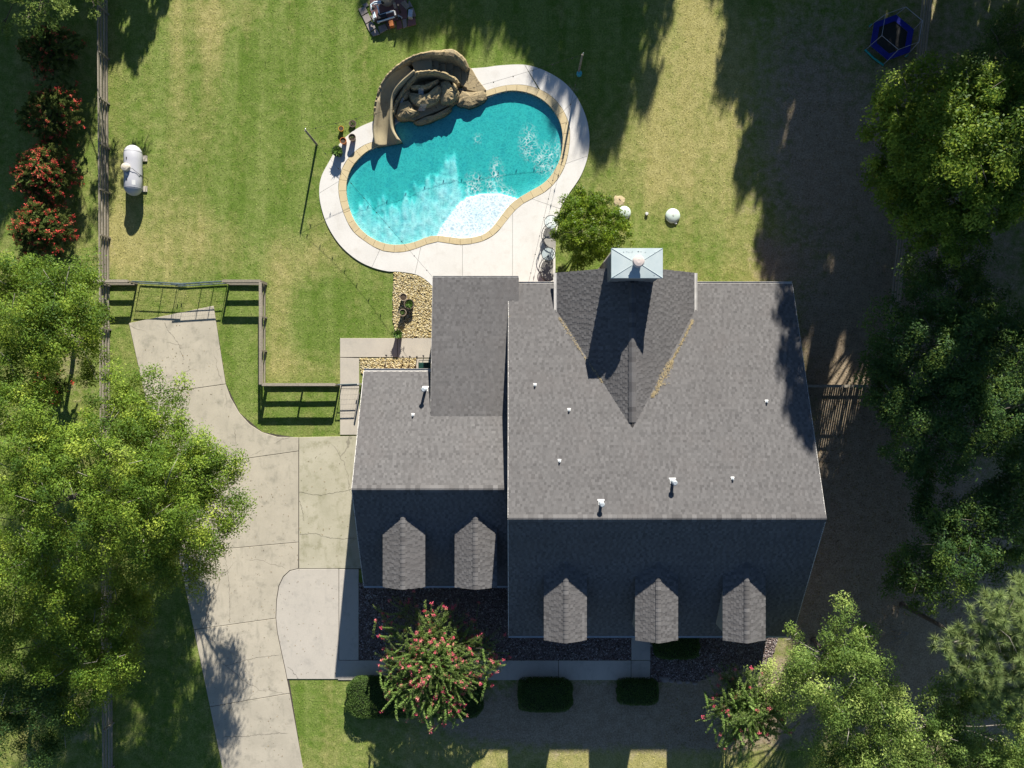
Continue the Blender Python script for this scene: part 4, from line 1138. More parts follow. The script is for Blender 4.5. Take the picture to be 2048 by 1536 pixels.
rail_fence('wood fence with cap board leading to the small side gate', G(536, 769), G(679, 769), (.10, .52, .98), 2.3, cap=True)
rail_fence('dim rail fence along the shaded right side of the yard', G(1850, -40), G(1766, 772), (.14, .48, .82, 1.1), 2.6, 'wood')
# picket fence right of the house
pf = thing('picket_fence', 'dark board fence joining the right house wall to the woods', 'fence', G(1545, 772))
for i in range(3):
    x0 = 1545 + i * 74
    MB().box(G(x0, 772, .85), (.1, .1, 1.7)).build('post', M['wooddark'], pf)
for h_ in (.35, 1.45): MB().bar(G(1545, 770, h_), G(1766, 770, h_), .04, .09).build('rail', M['wooddark'], pf)
MB().bar(G(1545, 772, 1.78), G(1766, 772, 1.78), .16, .035).build('cap_board', M['wood'], pf)
pk = None
for i in range(50):
    p = G(1547 + i * 4.4, 773.5, 0)
    if pk is None:
        pk = MB().box((0, 0, .88), (.10, .02, 1.72)).build('picket', M['wooddark'], None); o = pk; o.parent = pf
    else: o = link('picket', pk.data, pf)
    o.location = p - pf.location
# gates
def tube_gate(label, a, b_, h_, uprights, zs, mesh=False):
    a = Vector(a); b_ = Vector(b_); r = thing('metal_gate', label, 'gate', a, None)
    f = MB(); z0, z1 = .08, h_
    A0, A1, B0, B1 = (Vector((p.x, p.y, z)) for p in (a, b_) for z in (z0, z1))
    f.tube([A0, A1, B1, B0, A0], .030, 7)
    f.build('frame', M['gatepaint'], r)
    for u in uprights:
        p = a.lerp(b_, u); MB().tube([(p.x, p.y, z0), (p.x, p.y, z1)], .022, 6).build('upright', M['gatepaint'], r)
    for z in zs: MB().tube([(a.x, a.y, z), (b_.x, b_.y, z)], .022, 6).build('crossbar', M['gatepaint'], r)
    if mesh:
        wm = MB(); L = (b_ - a).length; k = int(L / .15)
        for i in range(1, k): p = a.lerp(b_, i / k); wm.tube([(p.x, p.y, z0), (p.x, p.y, z1)], .0022, 3, cap=False)
        for i in range(1, 7): z = z0 + (z1 - z0) * i / 7; wm.tube([(a.x, a.y, z), (b_.x, b_.y, z)], .0022, 3, cap=False)
        wm.build('wire_mesh', M['gatepaint'], r, kind='stuff')
    MB().box(a.lerp(b_, .96) + Vector((0, 0, h_ * .55)), (.06, .05, .1)).build('latch', M['black'], r)
    return r
tube_gate('left leaf of the blue grey driveway gate', G(281, 567), G(374, 571), 1.02, (.5, .8), (.78,), True)
tube_gate('right leaf of the blue grey driveway gate', G(455, 567), G(358, 573), 1.05, (.27, .52), (.78,), True)
tube_gate('narrow mesh gate across the side walk', G(684, 769), G(721, 768), 1.02, (), (.8,), True)
MB_ = MB().box(G(724, 768, .6), (.09, .09, 1.2))
tag(MB_.build('gate_post', M['trim'], None, origin=G(724, 768)), 'white gate post against the garage wall', 'post')

# ------------------------------------------------------------------ things on the lawn and patio
# propane tank
tp = P(266.3, 341, .72); tp.z = 0
tk = thing('propane_tank', 'long silver propane tank lying near the left fence', 'gas tank', tp)
prof = []
Lh, Rr = 1.56, .52
secs = []
for y, r_ in [(-Lh, .02), (-Lh + .05, .20), (-Lh + .14, .34), (-Lh + .28, .45), (-Lh + .45, Rr), (-.6, Rr), (.6, Rr), (Lh - .45, Rr), (Lh - .28, .45), (Lh - .14, .34), (Lh - .05, .20), (Lh, .02)]:
    secs.append([(tp.x + r_ * math.cos(a), tp.y + y, .72 + r_ * math.sin(a)) for a in np.linspace(0, 2 * math.pi, 28, endpoint=False)])
MB().loft(secs, closed=True).build('tank_body', M['tankpaint'], tk, smooth=True)
for y in (-Lh + .45, Lh - .45):
    MB().tube([(tp.x + (Rr + .002) * math.cos(a), tp.y + y, .72 + (Rr + .002) * math.sin(a)) for a in np.linspace(0, 2 * math.pi, 29)], .008, 5).build('weld_seam', M['tankpaint'], tk)
MB().lathe((tp.x - .14, tp.y + .02, 1.18), [(.17, 0), (.25, .02), (.25, .22), (.22, .27), (.08, .31)], 20).build('dome_lid', M['tancream'], tk, smooth=False)
MB().lathe((tp.x - .14, tp.y - .40, 1.18), [(.08, 0), (.08, .13), (.05, .15)], 12).build('valve', M['pvcwhite'], tk)
MB().box((tp.x - .12, tp.y - .66, 1.235), (.06, .12, .03)).build('valve_fitting', M['black'], tk)
MB().box((tp.x - .14, tp.y + .62, 1.235), (.05, .12, .03)).build('valve_fitting', M['black'], tk)
MB().box((tp.x + .26, tp.y - .85, 1.167), (.2, .3, .006), M=Matrix.Rotation(.52, 3, 'Y')).build('label_plate', M['pvcwhite'], tk)
MB().tube([(tp.x + .05, tp.y + .0, 1.33), (tp.x + .25, tp.y - .05, 1.29), (tp.x + .5, tp.y - .3, 1.0), (tp.x + .56, tp.y - .35, .4), (tp.x + .56, tp.y - .35, 0)], .014, 6).build('gas_line', M['black'], tk)
for y in (-.95, .95):
    MB().box((tp.x, tp.y + y, .18), (.6, .14, .32)).build('leg', M['tankpaint'], tk)
    MB().box((tp.x + .1, tp.y + y, .03), (.85, .36, .1)).build('foot_block', M['walk'], tk)
# septic lids, pipe cap, sand
def dome(px, py, r_, label):
    c = G(px, py); o = thing('septic_lid', label, 'tank lid', c)
    MB().lathe(c, [(r_, 0), (r_, .08), (r_ * .96, .13), (r_ * .75, .19), (r_ * .4, .23), (r_ * .08, .245)], 28).build('cover', M['lid'], o, smooth=True)
    MB().lathe(c + Vector((0, 0, .24)), [(.06, 0), (.05, .02)], 12).build('bolt_cap', M['trim'], o)
dome(1345, 432, .46, 'pale green domed tank lid standing alone in the grass'); dome(1248, 426, .42, 'pale green domed tank lid half under the round tree')
MB().box(G(1351, 447, .05), (.14, .08, .08)).build('handle', M['pvcwhite'], bpy.data.objects['septic_lid'])
tag(MB().lathe(G(1293, 428), [(.10, 0), (.10, .12), (.085, .14)], 14).build('pipe_cap', M['pvcwhite'], None, origin=G(1293, 428)), 'small white pipe cap between the two green lids', 'pipe cap')
sp = MB(); sp.lathe(G(1238, 402), [(.36, .004), (.28, .03), (.1, .05)], 18)
for k, p in enumerate(sp.v): sp.v[k] = (p[0] + random.uniform(-.06, .06), p[1] + random.uniform(-.05, .05), p[2])
o = sp.build('sand_patch', M['sand'], None, origin=G(1238, 402)); tag(o, 'small bare patch of pale sand beside the round tree', None, kind='stuff')
# pots
def leafy(parent, name, mat, c, n_, ln, wd_, droop=.4, up_=.8, spread=1.0):
    V = []; T = []
    for _ in range(n_):
        a = random.uniform(0, 2 * math.pi); l = ln * random.uniform(.6, 1.1); e = random.uniform(.2, 1.2) * up_
        d = Vector((math.cos(a) * math.cos(e), math.sin(a) * math.cos(e), math.sin(e))); s = Vector((-math.sin(a), math.cos(a), 0)) * wd_ * random.uniform(.7, 1.2)
        p0 = Vector(c) + Vector((random.uniform(-.08, .08), random.uniform(-.08, .08), 0)) * spread
        p1 = p0 + d * l * .55; p2 = p0 + d * l + Vector((0, 0, -droop * l * .5))
        V += [p0, p1 - s, p2, p1 + s]; T.append(random.random())
    return fast_mesh(name, np.array([tuple(v) for v in V]), 4, T, mat, parent)
def pot(px, py, r_, h_, mk, label, plant=None, base_z=.06, cat='plant pot', group=None):
    c = P(px, py, base_z + h_); c.z = base_z
    t = thing('flower_pot', label, cat, c, group)
    MB().lathe(c, [(r_ * .72, 0), (r_ * .95, h_ * .9), (r_ * 1.08, h_ * .9), (r_ * 1.08, h_), (r_ * .92, h_), (r_ * .88, h_ * .86), (.02, h_ * .86)], 22).build('pot', M[mk], t, smooth=False)
    MB().lathe(c + Vector((0, 0, h_ * .86)), [(r_ * .9, .0), (r_ * .85, .012), (.02, .016)], 18).build('soil', M['soil'], t)
    if plant: leafy(t, 'foliage', M['potplant'], c + Vector((0, 0, h_ * .85)), *plant)
pot(674, 302, .30, .50, 'blackplastic', 'black pot with a spiky green plant on the deck edge', (110, .42, .028))
pot(686, 281, .19, .46, 'orange', 'tall empty terracotta pot on the deck edge'); pot(704, 274.5, .21, .42, 'brownpot', 'dark brown pot nearest the slide on the white deck', (14, .14, .02))
pot(682, 257, .16, .22, 'amber', 'small amber glazed pot standing in the grass', base_z=0); pot(705, 247, .21, .16, 'brownpot', 'low brown pot in the grass beside the deck', (30, .12, .02), base_z=0)
pot(806.5, 594, .22, .40, 'tanpot', 'empty tan pot, topmost in the yellow gravel', base_z=.03); pot(818, 608, .30, .42, 'brownpot', 'wide pot with green grass, middle of the gravel group', (120, .30, .02), base_z=.03)
pot(805.5, 625, .21, .42, 'tanpot', 'pale rimmed pot with sparse plant below the wide pot', (24, .2, .02), base_z=.03); pot(796, 668, .27, .52, 'tanpot', 'pot with a bushy fern at the corner of the side walk', (150, .40, .03), base_z=.04)
# stakes by the side walk
for x, y in ((774, 711), (807, 714), (821, 713.5), (835, 714), (848, 712)):
    c = G(x, y, .055); t = MB().lathe(c, [(.02, 0), (.02, .26), (.06, .28), (.05, .34), (.02, .36)], 8)
    tag(t.build('path_light', M['blackplastic'], None, origin=c), 'small black path light on the side walk, %s' % {774: 'left of the fern pot', 807: 'first right of the fern pot', 821: 'second right of the fern pot', 835: 'above the concrete pad edge', 848: 'nearest the house wall'}[x], 'path light', 'path lights on the side walk')
# bin behind the garage
bn = thing('trash_cart', 'dark green trash cart in the corner behind the garage', 'trash cart', G(853, 739))
MB().prism([tuple(G(*p)[:2]) for p in ((842, 727), (864, 727), (864, 751), (842, 751))], .1, 1.0).build('cart_body', M['binplastic'], bn, bevel=.03)
MB().prism([tuple(G(*p)[:2]) for p in ((841, 726), (865, 726), (865, 752), (841, 752))], 1.003, 1.07).build('lid', M['binplastic'], bn, bevel=.03)
MB().tube([G(842, 726, .95), G(842, 721.5, 1.0), G(864, 721.5, 1.0), G(864, 726, .95)], .022, 6).build('handle', M['black'], bn)
# light poles and string lights
def light_pole(px, py, h_, label):
    c = G(px, py); t = thing('light_pole', label, 'pole', c)
    MB().tube([c, c + Vector((0, 0, h_))], [.075, .06], 10).build('post', M['wood'], t)
    MB().tube([c + Vector((0, 0, h_)), c + Vector((.05, .06, h_ + .12))], .02, 6).build('hook', M['galv'], t)
    return c + Vector((0, 0, h_))
T1 = light_pole(633.5, 289, 2.5, 'wooden string light pole left of the pool'); T2 = light_pole(1157, 146, 2.5, 'wooden string light pole at the top right of the pool')
o = MB().lathe(G(1158, 150), [(.14, 0), (.17, .1), (.17, .28), (.10, .32)], 14).build('bucket', M['cyan'], None, origin=G(1158, 150)); tag(o, 'small cyan bucket at the foot of the right pole', 'bucket')
def string_light(label, a, b_, sag, nb_):
    a = Vector(a); b_ = Vector(b_); r = thing('string_light', label, 'string light', a)
    pts = []
    for i in range(25):
        t = i / 24; p = a.lerp(b_, t); p.z -= sag * 4 * t * (1 - t); pts.append(p)
    MB().tube(pts, .007, 5, cap=False).build('cable', M['black'], r)
    for i in range(nb_):
        t = (i + .5) / nb_; p = a.lerp(b_, t); p.z -= sag * 4 * t * (1 - t)
        MB().lathe(p - Vector((0, 0, .13)), [(.01, 0), (.03, .03), (.035, .07), (.022, .10), (.022, .13)], 8).build('bulb', M['black'], r)
string_light('string of dark bulbs from the left pole to the porch roof corner', T1, (PX0, PYR, PZE + .05), .35, 10)
string_light('string of dark bulbs from the right pole to the patio eave', T2, (.98, YR + .1, ZE + .1), .5, 12)
string_light('string of dark bulbs between the two poles over the slide', T1, T2, .45, 14)
# patio furniture
def patio_table(px, py, label):
    c = P(px, py, .66); c.z = .06; t = thing('patio_table', label, 'table', c, 'round patio tables')
    r_ = .42
    MB().tube([(c.x + r_ * math.cos(a), c.y + r_ * math.sin(a), .66) for a in np.linspace(0, 2 * math.pi, 33)], .016, 6).build('rim', M['black'], t)
    MB().lathe((c.x, c.y, .65), [(r_ - .01, 0), (r_ - .01, .012)], 32).build('glass_top', M['tglass'], t)
    for k in range(4):
        a = k * math.pi / 2 + .4
        MB().tube([(c.x + r_ * math.cos(a), c.y + r_ * math.sin(a), .66), (c.x + .16 * math.cos(a), c.y + .16 * math.sin(a), .35), (c.x + .34 * math.cos(a), c.y + .34 * math.sin(a), .06)], .014, 6).build('leg', M['black'], t)
patio_table(1102.5, 444, 'round glass patio table under the tree edge'); patio_table(1097, 508, 'round glass patio table nearest the house')
def barrel_chair(px, py, label):
    """wide chair with curved back on the pool side, facing the house side"""
    c = P(px, py, .45); c.z = .06; t = thing('patio_chair', label, 'chair', c, 'curved patio chairs')
    W, H = .82, .80
    def arc(r1, r2, z, n_=13, a0=100, a1=260): return [(c.x + .30 + r1 * math.cos(math.radians(a)), c.y + r2 * math.sin(math.radians(a)), z) for a in np.linspace(a0, a1, n_)]
    MB().tube(arc(.78, W, .78), .020, 7).build('back_rail', M['black'], t)
    MB().tube(arc(.66, .74, .40), .014, 6).build('seat_rail', M['black'], t)
    A = arc(.78, W, .78, 8); B = arc(.66, .74, .40, 8)
    for p, q_ in zip(A, B): MB().tube([p, q_], .010, 5).build('back_bar', M['black'], t)
    MB().prism([(x, y) for x, y, z in arc(.64, .72, .4)] + [(c.x + .42, c.y - .62), (c.x + .42, c.y + .62)], .40, .42).build('seat', M['fabric'], t)
    for x, y in ((-.2, -.45), (-.2, .45), (.35, -.6), (.35, .6)): MB().tube([(c.x + x, c.y + y, .40), (c.x + x * 1.08, c.y + y * 1.05, .06)], .016, 6).build('leg', M['black'], t)
barrel_chair(1098, 473, 'black curved patio chair between the two glass tables'); barrel_chair(1093, 540, 'black curved patio chair nearest the house wall')
# trampoline
tc = G(1774, 84); tr_ = thing('trampoline', 'blue hexagonal trampoline with netted frame in the shade', 'trampoline', tc)
hexa = lambda r_, z, a0=.35: [(tc.x + r_ * math.cos(a0 + k * math.pi / 3), tc.y + r_ * math.sin(a0 + k * math.pi / 3), z) for k in range(6)]
o_, i_ = hexa(1.42, .62), hexa(1.02, .60)
MB().add(o_ + i_ + [(x, y, z - .06) for x, y, z in o_], [(k, (k + 1) % 6, 6 + (k + 1) % 6, 6 + k) for k in range(6)] + [(k, 12 + k, 12 + (k + 1) % 6, (k + 1) % 6) for k in range(6)]).build('safety_pad', M['tramp_pad'], tr_)
MB().add(hexa(1.03, .57), [tuple(range(6))]).build('jumping_mat', M['blackplastic'], tr_)
for k in range(6):
    p, q_ = hexa(1.42, .6)[k], hexa(1.30, 1.75)[k]
    MB().tube([(p[0], p[1], 0), p, q_], .022, 7).build('net_pole', M['steel'], tr_)
hx6 = hexa(1.30, 1.75); MB().tube(hx6 + [hx6[0]], .018, 6).build('top_ring', M['steel'], tr_)
nt_ = MB()
for k in range(6):
    for j in range(1, 12):
        a = Vector(hexa(1.40, .62)[k]).lerp(Vector(hexa(1.40, .62)[(k + 1) % 6]), j / 12); b2 = Vector(hx6[k]).lerp(Vector(hx6[(k + 1) % 6]), j / 12)
        nt_.tube([a, b2], .004, 3, cap=False)
nt_.build('net', M['blackplastic'], tr_, kind='stuff')
h2 = hexa(1.52, .10); MB().tube([h2[3], Vector(h2[3]).lerp(Vector(h2[4]), .5) + Vector((-.03, -.05, 0)), h2[4]], .06, 8).build('foam_leg', M['teal'], tr_)
for k in (2, 5): p = hexa(1.48, .05)[k]; MB().tube([p, (p[0] + .16, p[1] + .14, .05)], .045, 7).build('foam_leg', M['teal'], tr_)
# pool pump pad
def C4(x, y, z=0.0): return P(690 + x / 12.8, y / 12.8, z)
pv = [([(340, 240), (520, 160), (590, 320), (430, 420)], 0), ([(440, 430), (600, 345), (685, 520), (535, 625)], 0), ([(535, 640), (695, 545), (800, 720), (630, 830)], 0), ([(650, 850), (815, 735), (900, 890), (720, 940)], 0),
      ([(840, 690), (1030, 610), (1100, 760), (910, 870)], 0), ([(1045, 600), (1255, 535), (1295, 705), (1115, 760)], 1), ([(1310, 560), (1440, 520), (1480, 720), (1330, 770)], 1), ([(1460, 510), (1580, 480), (1590, 690), (1495, 740)], 0),
      ([(1600, 510), (1800, 450), (1825, 640), (1600, 690)], 1), ([(1620, 245), (1760, 200), (1825, 420), (1620, 480)], 0), ([(1590, 215), (1640, 0), (1740, 180)], 0), ([(440, 130), (560, 70), (620, 150), (540, 200)], 0), ([(640, 420), (760, 360), (840, 560), (720, 520)], 0)]
pp = bpy.data.objects.new('pump_pad', None); COL.objects.link(pp); pp['kind'] = 'structure'; pp['label'] = 'grey and red paver pad under the pool pump'; pp.location = C4(1080, 400)
for pts, rd in pv:
    MB().prism(shrink([tuple(C4(*p)[:2]) for p in pts], .012), -.05, .06).build('paver', M['paverred' if rd else 'paver'], pp, bevel=.012)
MB().prism([tuple(C4(*p)[:2]) for p in [(640, -600), (1560, -700), (1600, 470), (1300, 540), (800, 600), (640, 250)]], -.05, .045).build('slab', M['paverred'], pp)
eq = thing('pool_pump', 'pool pump and filter with pale pipes on a paver pad', 'pool pump', C4(1000, 200))
def pipe(pts, r_=.055, mk='pvc', nm='pipe'): MB().tube([C4(*p) for p in pts], r_, 8).build(nm, M[mk], eq)
pipe([(740, 470, .45), (720, 310, .45)]); pipe([(790, 470, .45), (740, 310, .45)]); pipe([(830, 150, .5), (890, 385, .5), (1220, 285, .5)]); pipe([(850, 560, .35), (1290, 425, .35)])
pipe([(1225, 285, .5), (1265, 290, .5), (1290, 400, .5)], .06, 'pvcwhite'); pipe([(735, 480, .45), (735, 540, .3)], .06, 'pvcwhite'); pipe([(845, 560, .4), (860, 590, .1)], .06, 'pvcwhite')
pipe([(690, 270, .5), (660, 130, .5), (750, 60, .5), (950, 30, .55)], .06); pipe([(740, 120, .5), (830, 95, .5), (945, 75, .5)], .05, 'pvcwhite'); pipe([(1350, 400, .3), (1460, 460, .3)], .06, 'pvcwhite')
for p in ((790, 480, .5), (1305, 415, .5), (1395, 470, .4), (715, 200, .6), (960, 50, .6)):
    MB().lathe(C4(*p), [(.09, -.1), (.10, 0), (.06, .05)], 10).build('valve', M['black'], eq)
MB().lathe(C4(1090, 0, .05), [(.40, 0), (.46, .08), (.46, .75), (.42, .80), (.42, .86), (.32, .98), (.08, 1.02)], 26).build('filter_tank', M['filter'], eq, smooth=False)
MB().box(C4(960, 440, .3), (.55, .3, .5), rz=.3).build('pump_motor', M['black'], eq)
for (a, b2) in (((1440, 60), (1600, 230)), ((1500, 30), (1640, 190)), ((1250, 60), (1300, 220))):
    o = MB().bar(C4(*a, .42), C4(*b2, .30), .16, .05).build('loose_board', M['wood'], None, origin=C4(*a)); tag(o, 'loose tan board lying %s' % {1440: 'between the filter tank and other boards', 1500: 'farthest right of the pool filter', 1250: 'right against the filter tank'}[a[0]], 'board', 'boards beside the pool filter')
o = MB().box(C4(1190, 620, .2), (.26, .34, .3), rz=.2).build('timer_box', M['orange'], None, origin=C4(1190, 620)); tag(o, 'rusty orange box on the red pavers', 'box')
o = MB().box(C4(1680, 370, .2), (.26, .46, .3), rz=-.1).build('junction_box', M['galv'], None, origin=C4(1680, 370)); tag(o, 'grey metal box on the right side of the pump pad', 'box')
o = MB().tube([C4(1420, 330, 0), C4(1420, 330, 0) + Vector((0, 0, .95))], .06, 8).build('stub_post', M['wooddark'], None, origin=C4(1420, 330)); tag(o, 'short dark post at the pump pad', 'post')

# ------------------------------------------------------------------ plants
def leaf_quads(C, size, aspect, upb, r, jit=.35, bias=None):
    N = len(C)
    nrm = r.normal(0, 1, (N, 3));
    if bias is not None: nrm = nrm * .62 + bias
    nrm[:, 2] = np.abs(nrm[:, 2]) + upb; nrm /= np.linalg.norm(nrm, axis=1)[:, None]
    a = r.normal(0, 1, (N, 3)); t = np.cross(nrm, a); t /= np.linalg.norm(t, axis=1)[:, None] + 1e-9
    bq = np.cross(nrm, t)
    s = size * r.uniform(1 - jit, 1 + jit, N)[:, None]
    return np.stack([C - t * s, C - bq * s * aspect, C + t * s, C + bq * s * aspect], 1).reshape(-1, 3)
def crown_points(blobs, dens, per, sig, r, low=-.35, flat=.75):
    """domed sprays of leaves spread through lumpy blobs (x,y,z,radius in metres)"""
    C = []; T = []; D = []
    for (x, y, z, rad) in blobs:
        k = max(5, int(dens * rad * rad))
        d = r.normal(0, 1, (k, 3)); d /= np.linalg.norm(d, axis=1)[:, None]
        d = d[d[:, 2] > low]
        f = rad * (r.uniform(.30, 1.08, len(d)) ** .6)
        lump = 1 + .25 * np.sin(d[:, 0] * 5.1 + x * 3) * np.cos(d[:, 1] * 4.3 + y * 2.1)
        cc = np.array([x, y, z]) + d * (f * lump)[:, None] * np.array([1, 1, flat])
        ct = np.clip(.36 + r.normal(0, .24, len(d)), 0, 1)
        rs = r.uniform(.7, 1.35, len(d)) * sig
        e = r.normal(0, 1, (len(d) * per, 3)); e /= np.linalg.norm(e, axis=1)[:, None]
        e[:, 2] = np.abs(e[:, 2]) * .95 - .12
        q_ = (r.uniform(0, 1, len(e)) ** .45)[:, None] * np.repeat(rs, per)[:, None]
        L = np.repeat(cc, per, 0) + e * q_ * 2.0 + r.normal(0, .05, e.shape)
        C.append(L); T.append(np.clip(np.repeat(ct, per) + r.normal(0, .15, len(L)), 0, 1))
        D.append(np.repeat(d, per, 0) * .55 + e * .75)
    return np.concatenate(C), np.concatenate(T), np.concatenate(D)
def trunk_and_limbs(base, tips, r0, mk, parent, hub_h, seed=0, twigs=2):
    rr = random.Random(seed); base = Vector(base)
    hub = base + Vector((rr.uniform(-.3, .3), rr.uniform(-.3, .3), hub_h))
    MB().tube([base - Vector((0, 0, .1)), base + Vector((0, 0, .3)), base.lerp(hub, .55) + Vector((rr.uniform(-.12, .12), rr.uniform(-.12, .12), 0)), hub], [r0 * 1.1, r0 * .8, r0 * .65, r0 * .5], 9).build('trunk', M['bark'], parent, smooth=True)
    lm = MB()
    for tx_, ty_, tz_, rad in tips:
        t = Vector((tx_, ty_, tz_)); m1 = hub.lerp(t, .5) + Vector((rr.uniform(-.4, .4), rr.uniform(-.4, .4), rr.uniform(-.2, .5)))
        e = t + Vector((0, 0, rad * .3))
        lm.tube([hub - Vector((0, 0, .2)), m1, e], [r0 * .30, r0 * .18, r0 * .07], 6)
        for _ in range(twigs):
            a = rr.uniform(0, 6.28); q_ = e + Vector((math.cos(a) * rad * .8, math.sin(a) * rad * .8, rr.uniform(.0, .5) * rad))
            lm.tube([m1.lerp(e, rr.uniform(.3, .9)), e.lerp(q_, .5) + Vector((0, 0, .1)), q_], [r0 * .14, r0 * .09, r0 * .04], 5)
    lm.build('limb', M[mk], parent, smooth=True)
def tree(label, base_px, blobs_px, mk, dens=11, per=250, sig=.31, size=.062, aspect=.45, upb=.5, r0=.22, bark='bark', seed=1, cat='tree', hub=.45, low=-.35, name='tree', group=None, flat=.75, twigs=2):
    r = np.random.default_rng(seed)
    pm_ = sum((P(px, py, z) for px, py, z, rad in blobs_px), Vector()) / len(blobs_px)
    base = Vector((pm_.x * (1.11 if abs(pm_.x) > 9 else 1), pm_.y * 1.04, 0)) if name != 'pecan_tree' else G(*base_px)
    t = thing(name, label, cat, base, group)
    blobs = []
    for px, py, z, rad in blobs_px:
        p = P(px, py, z); blobs.append((p.x, p.y, z, rad))
    C, T, D = crown_points(blobs, dens, per, sig, r, low, flat)
    C[:, 2] = np.maximum(C[:, 2], .1)
    fast_mesh('crown', leaf_quads(C, size, aspect, upb * .3, r, bias=D), 4, T, M[mk], t)
    trunk_and_limbs(base, blobs, r0, bark, t, np.mean([b_[2] for b_ in blobs]) * hub, seed, twigs)
    return t
OAKS = [
    ('broad green oak above the left fence corner', (150, 640), [(60, 585, 6.5, 2.1), (145, 600, 7, 2.1), (120, 655, 7.5, 2.2), (40, 650, 7, 2.0), (180, 650, 6, 1.4), (90, 560, 6, 1.6), (15, 555, 6, 1.6), (165, 565, 5.5, 1.1), (195, 610, 5.3, .8), (70, 690, 6, 1.5), (185, 700, 5, 1.0), (195, 745, 4, .7)]),
    ('large oak leaning over the upper driveway', (320, 900), [(285, 805, 6.8, 1.9), (325, 850, 7.3, 1.7), (225, 860, 7, 1.9), (250, 930, 8, 2.2), (370, 910, 7, 1.8), (410, 950, 6.5, 1.8), (445, 1005, 6, 1.6), (340, 975, 8.3, 2.3), (300, 1045, 8, 2.2), (385, 1045, 7, 1.9), (405, 1105, 6, 1.4), (335, 1120, 6.5, 1.7), (265, 1105, 7, 1.7), (478, 1010, 5.4, .7), (395, 1165, 5, .8), (285, 1175, 5.5, 1.3), (460, 950, 5.2, .8), (340, 800, 5.2, .7), (350, 1000, 3.6, 1.9), (300, 960, 3.6, 1.9), (385, 950, 3.2, 1.5), (300, 1060, 3.4, 1.8), (350, 900, 3.6, 1.6), (250, 1010, 3.6, 1.8)]),
    ('tall oak at the left edge beside the fence', (140, 1040), [(60, 745, 7, 1.7), (25, 820, 7.3, 2.0), (85, 860, 7.8, 2.0), (150, 930, 8, 2.1), (60, 940, 8.4, 2.2), (130, 1010, 8.5, 2.2), (40, 1040, 8, 2.1), (100, 1110, 8, 2.1), (25, 1150, 7.5, 2.0), (175, 1085, 7.3, 1.8), (100, 1195, 7, 1.8), (20, 1240, 6.5, 1.6), (165, 1190, 6, 1.3)]),
    ('oak overhanging the lower left fence', (215, 1270), [(200, 1255, 6, 1.6), (232, 1310, 5.5, 1.5), (160, 1325, 5.5, 1.5), (185, 1365, 5, 1.3), (235, 1360, 4.2, .9), (240, 1260, 5.4, 1.0), (140, 1270, 6, 1.2), (275, 1225, 5.6, 1.3), (110, 1300, 5.8, 1.6), (50, 1290, 5.8, 1.7), (150, 1395, 4.6, 1.4), (250, 1195, 6, 1.4)]),
    ('dark low oak in the bottom left corner', (80, 1420), [(40, 1345, 5, 1.7), (100, 1400, 4.5, 1.7), (50, 1450, 4, 1.7), (140, 1450, 3.6, 1.2), (20, 1400, 4.6, 1.5), (120, 1360, 4.8, 1.2), (100, 1500, 3.4, 1.2)])]
for i, (lb, bp, bl) in enumerate(OAKS):
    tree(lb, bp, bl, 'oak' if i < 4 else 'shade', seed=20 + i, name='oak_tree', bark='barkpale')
tree('sweetgum with bright lit top at the right edge', (1800, 390), [(1805, 205, 8, 1.7), (1865, 195, 9, 1.8), (1925, 215, 9.5, 1.8), (1985, 195, 9, 1.7), (2040, 210, 8, 1.8), (1790, 265, 7.6, 1.6), (1800, 335, 7.6, 1.8), (1855, 285, 9.6, 2.1), (1925, 305, 10, 2.2), (1998, 295, 9.6, 2.1), (1828, 385, 7.6, 1.8), (1898, 388, 8.6, 2.1), (1975, 395, 8.6, 2.1), (1790, 400, 6.6, 1.2), (2040, 365, 8, 1.9), (1850, 450, 6.6, 1.6), (1930, 465, 7, 1.7), (1775, 235, 6.8, .8), (1780, 370, 6, .8)],
     'gum', seed=40, name='sweetgum_tree', dens=14, per=150, sig=.30, size=.082, aspect=.55, r0=.25)
tree('dim green tree in the top right corner', (1950, 170), [(1990, 105, 6, 1.5), (2040, 125, 6, 1.5), (1935, 150, 6, 1.3), (1900, 165, 5, 1.0), (2030, 60, 5, 1.2)], 'shade', seed=41, name='shade_tree')
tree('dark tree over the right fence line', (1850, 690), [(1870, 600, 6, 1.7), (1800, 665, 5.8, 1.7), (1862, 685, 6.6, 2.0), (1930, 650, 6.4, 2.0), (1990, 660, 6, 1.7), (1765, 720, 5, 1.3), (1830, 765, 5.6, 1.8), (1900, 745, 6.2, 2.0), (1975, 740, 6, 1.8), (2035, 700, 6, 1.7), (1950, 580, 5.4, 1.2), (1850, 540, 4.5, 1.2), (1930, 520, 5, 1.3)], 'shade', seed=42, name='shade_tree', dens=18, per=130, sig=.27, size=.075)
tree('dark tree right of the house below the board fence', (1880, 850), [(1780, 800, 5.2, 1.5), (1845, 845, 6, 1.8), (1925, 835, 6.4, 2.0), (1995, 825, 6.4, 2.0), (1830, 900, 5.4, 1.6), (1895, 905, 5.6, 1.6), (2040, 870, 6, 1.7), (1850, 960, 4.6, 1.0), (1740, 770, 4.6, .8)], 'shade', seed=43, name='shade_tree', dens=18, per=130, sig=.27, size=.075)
tree('shaded tree at the right edge above the pine', (1920, 1060), [(1875, 1030, 4.8, 1.6), (1980, 1020, 5, 1.6), (1865, 1085, 4.8, 1.6), (1825, 1145, 4.3, 1.4), (1915, 1125, 5, 1.8), (1985, 1090, 5.2, 1.8), (1790, 1150, 3.8, 1.0), (1850, 1195, 4, 1.3), (2035, 990, 5.4, 1.7), (2030, 930, 5, 1.2)], 'shade', seed=44, name='shade_tree', dens=18, per=130, sig=.27, size=.075)
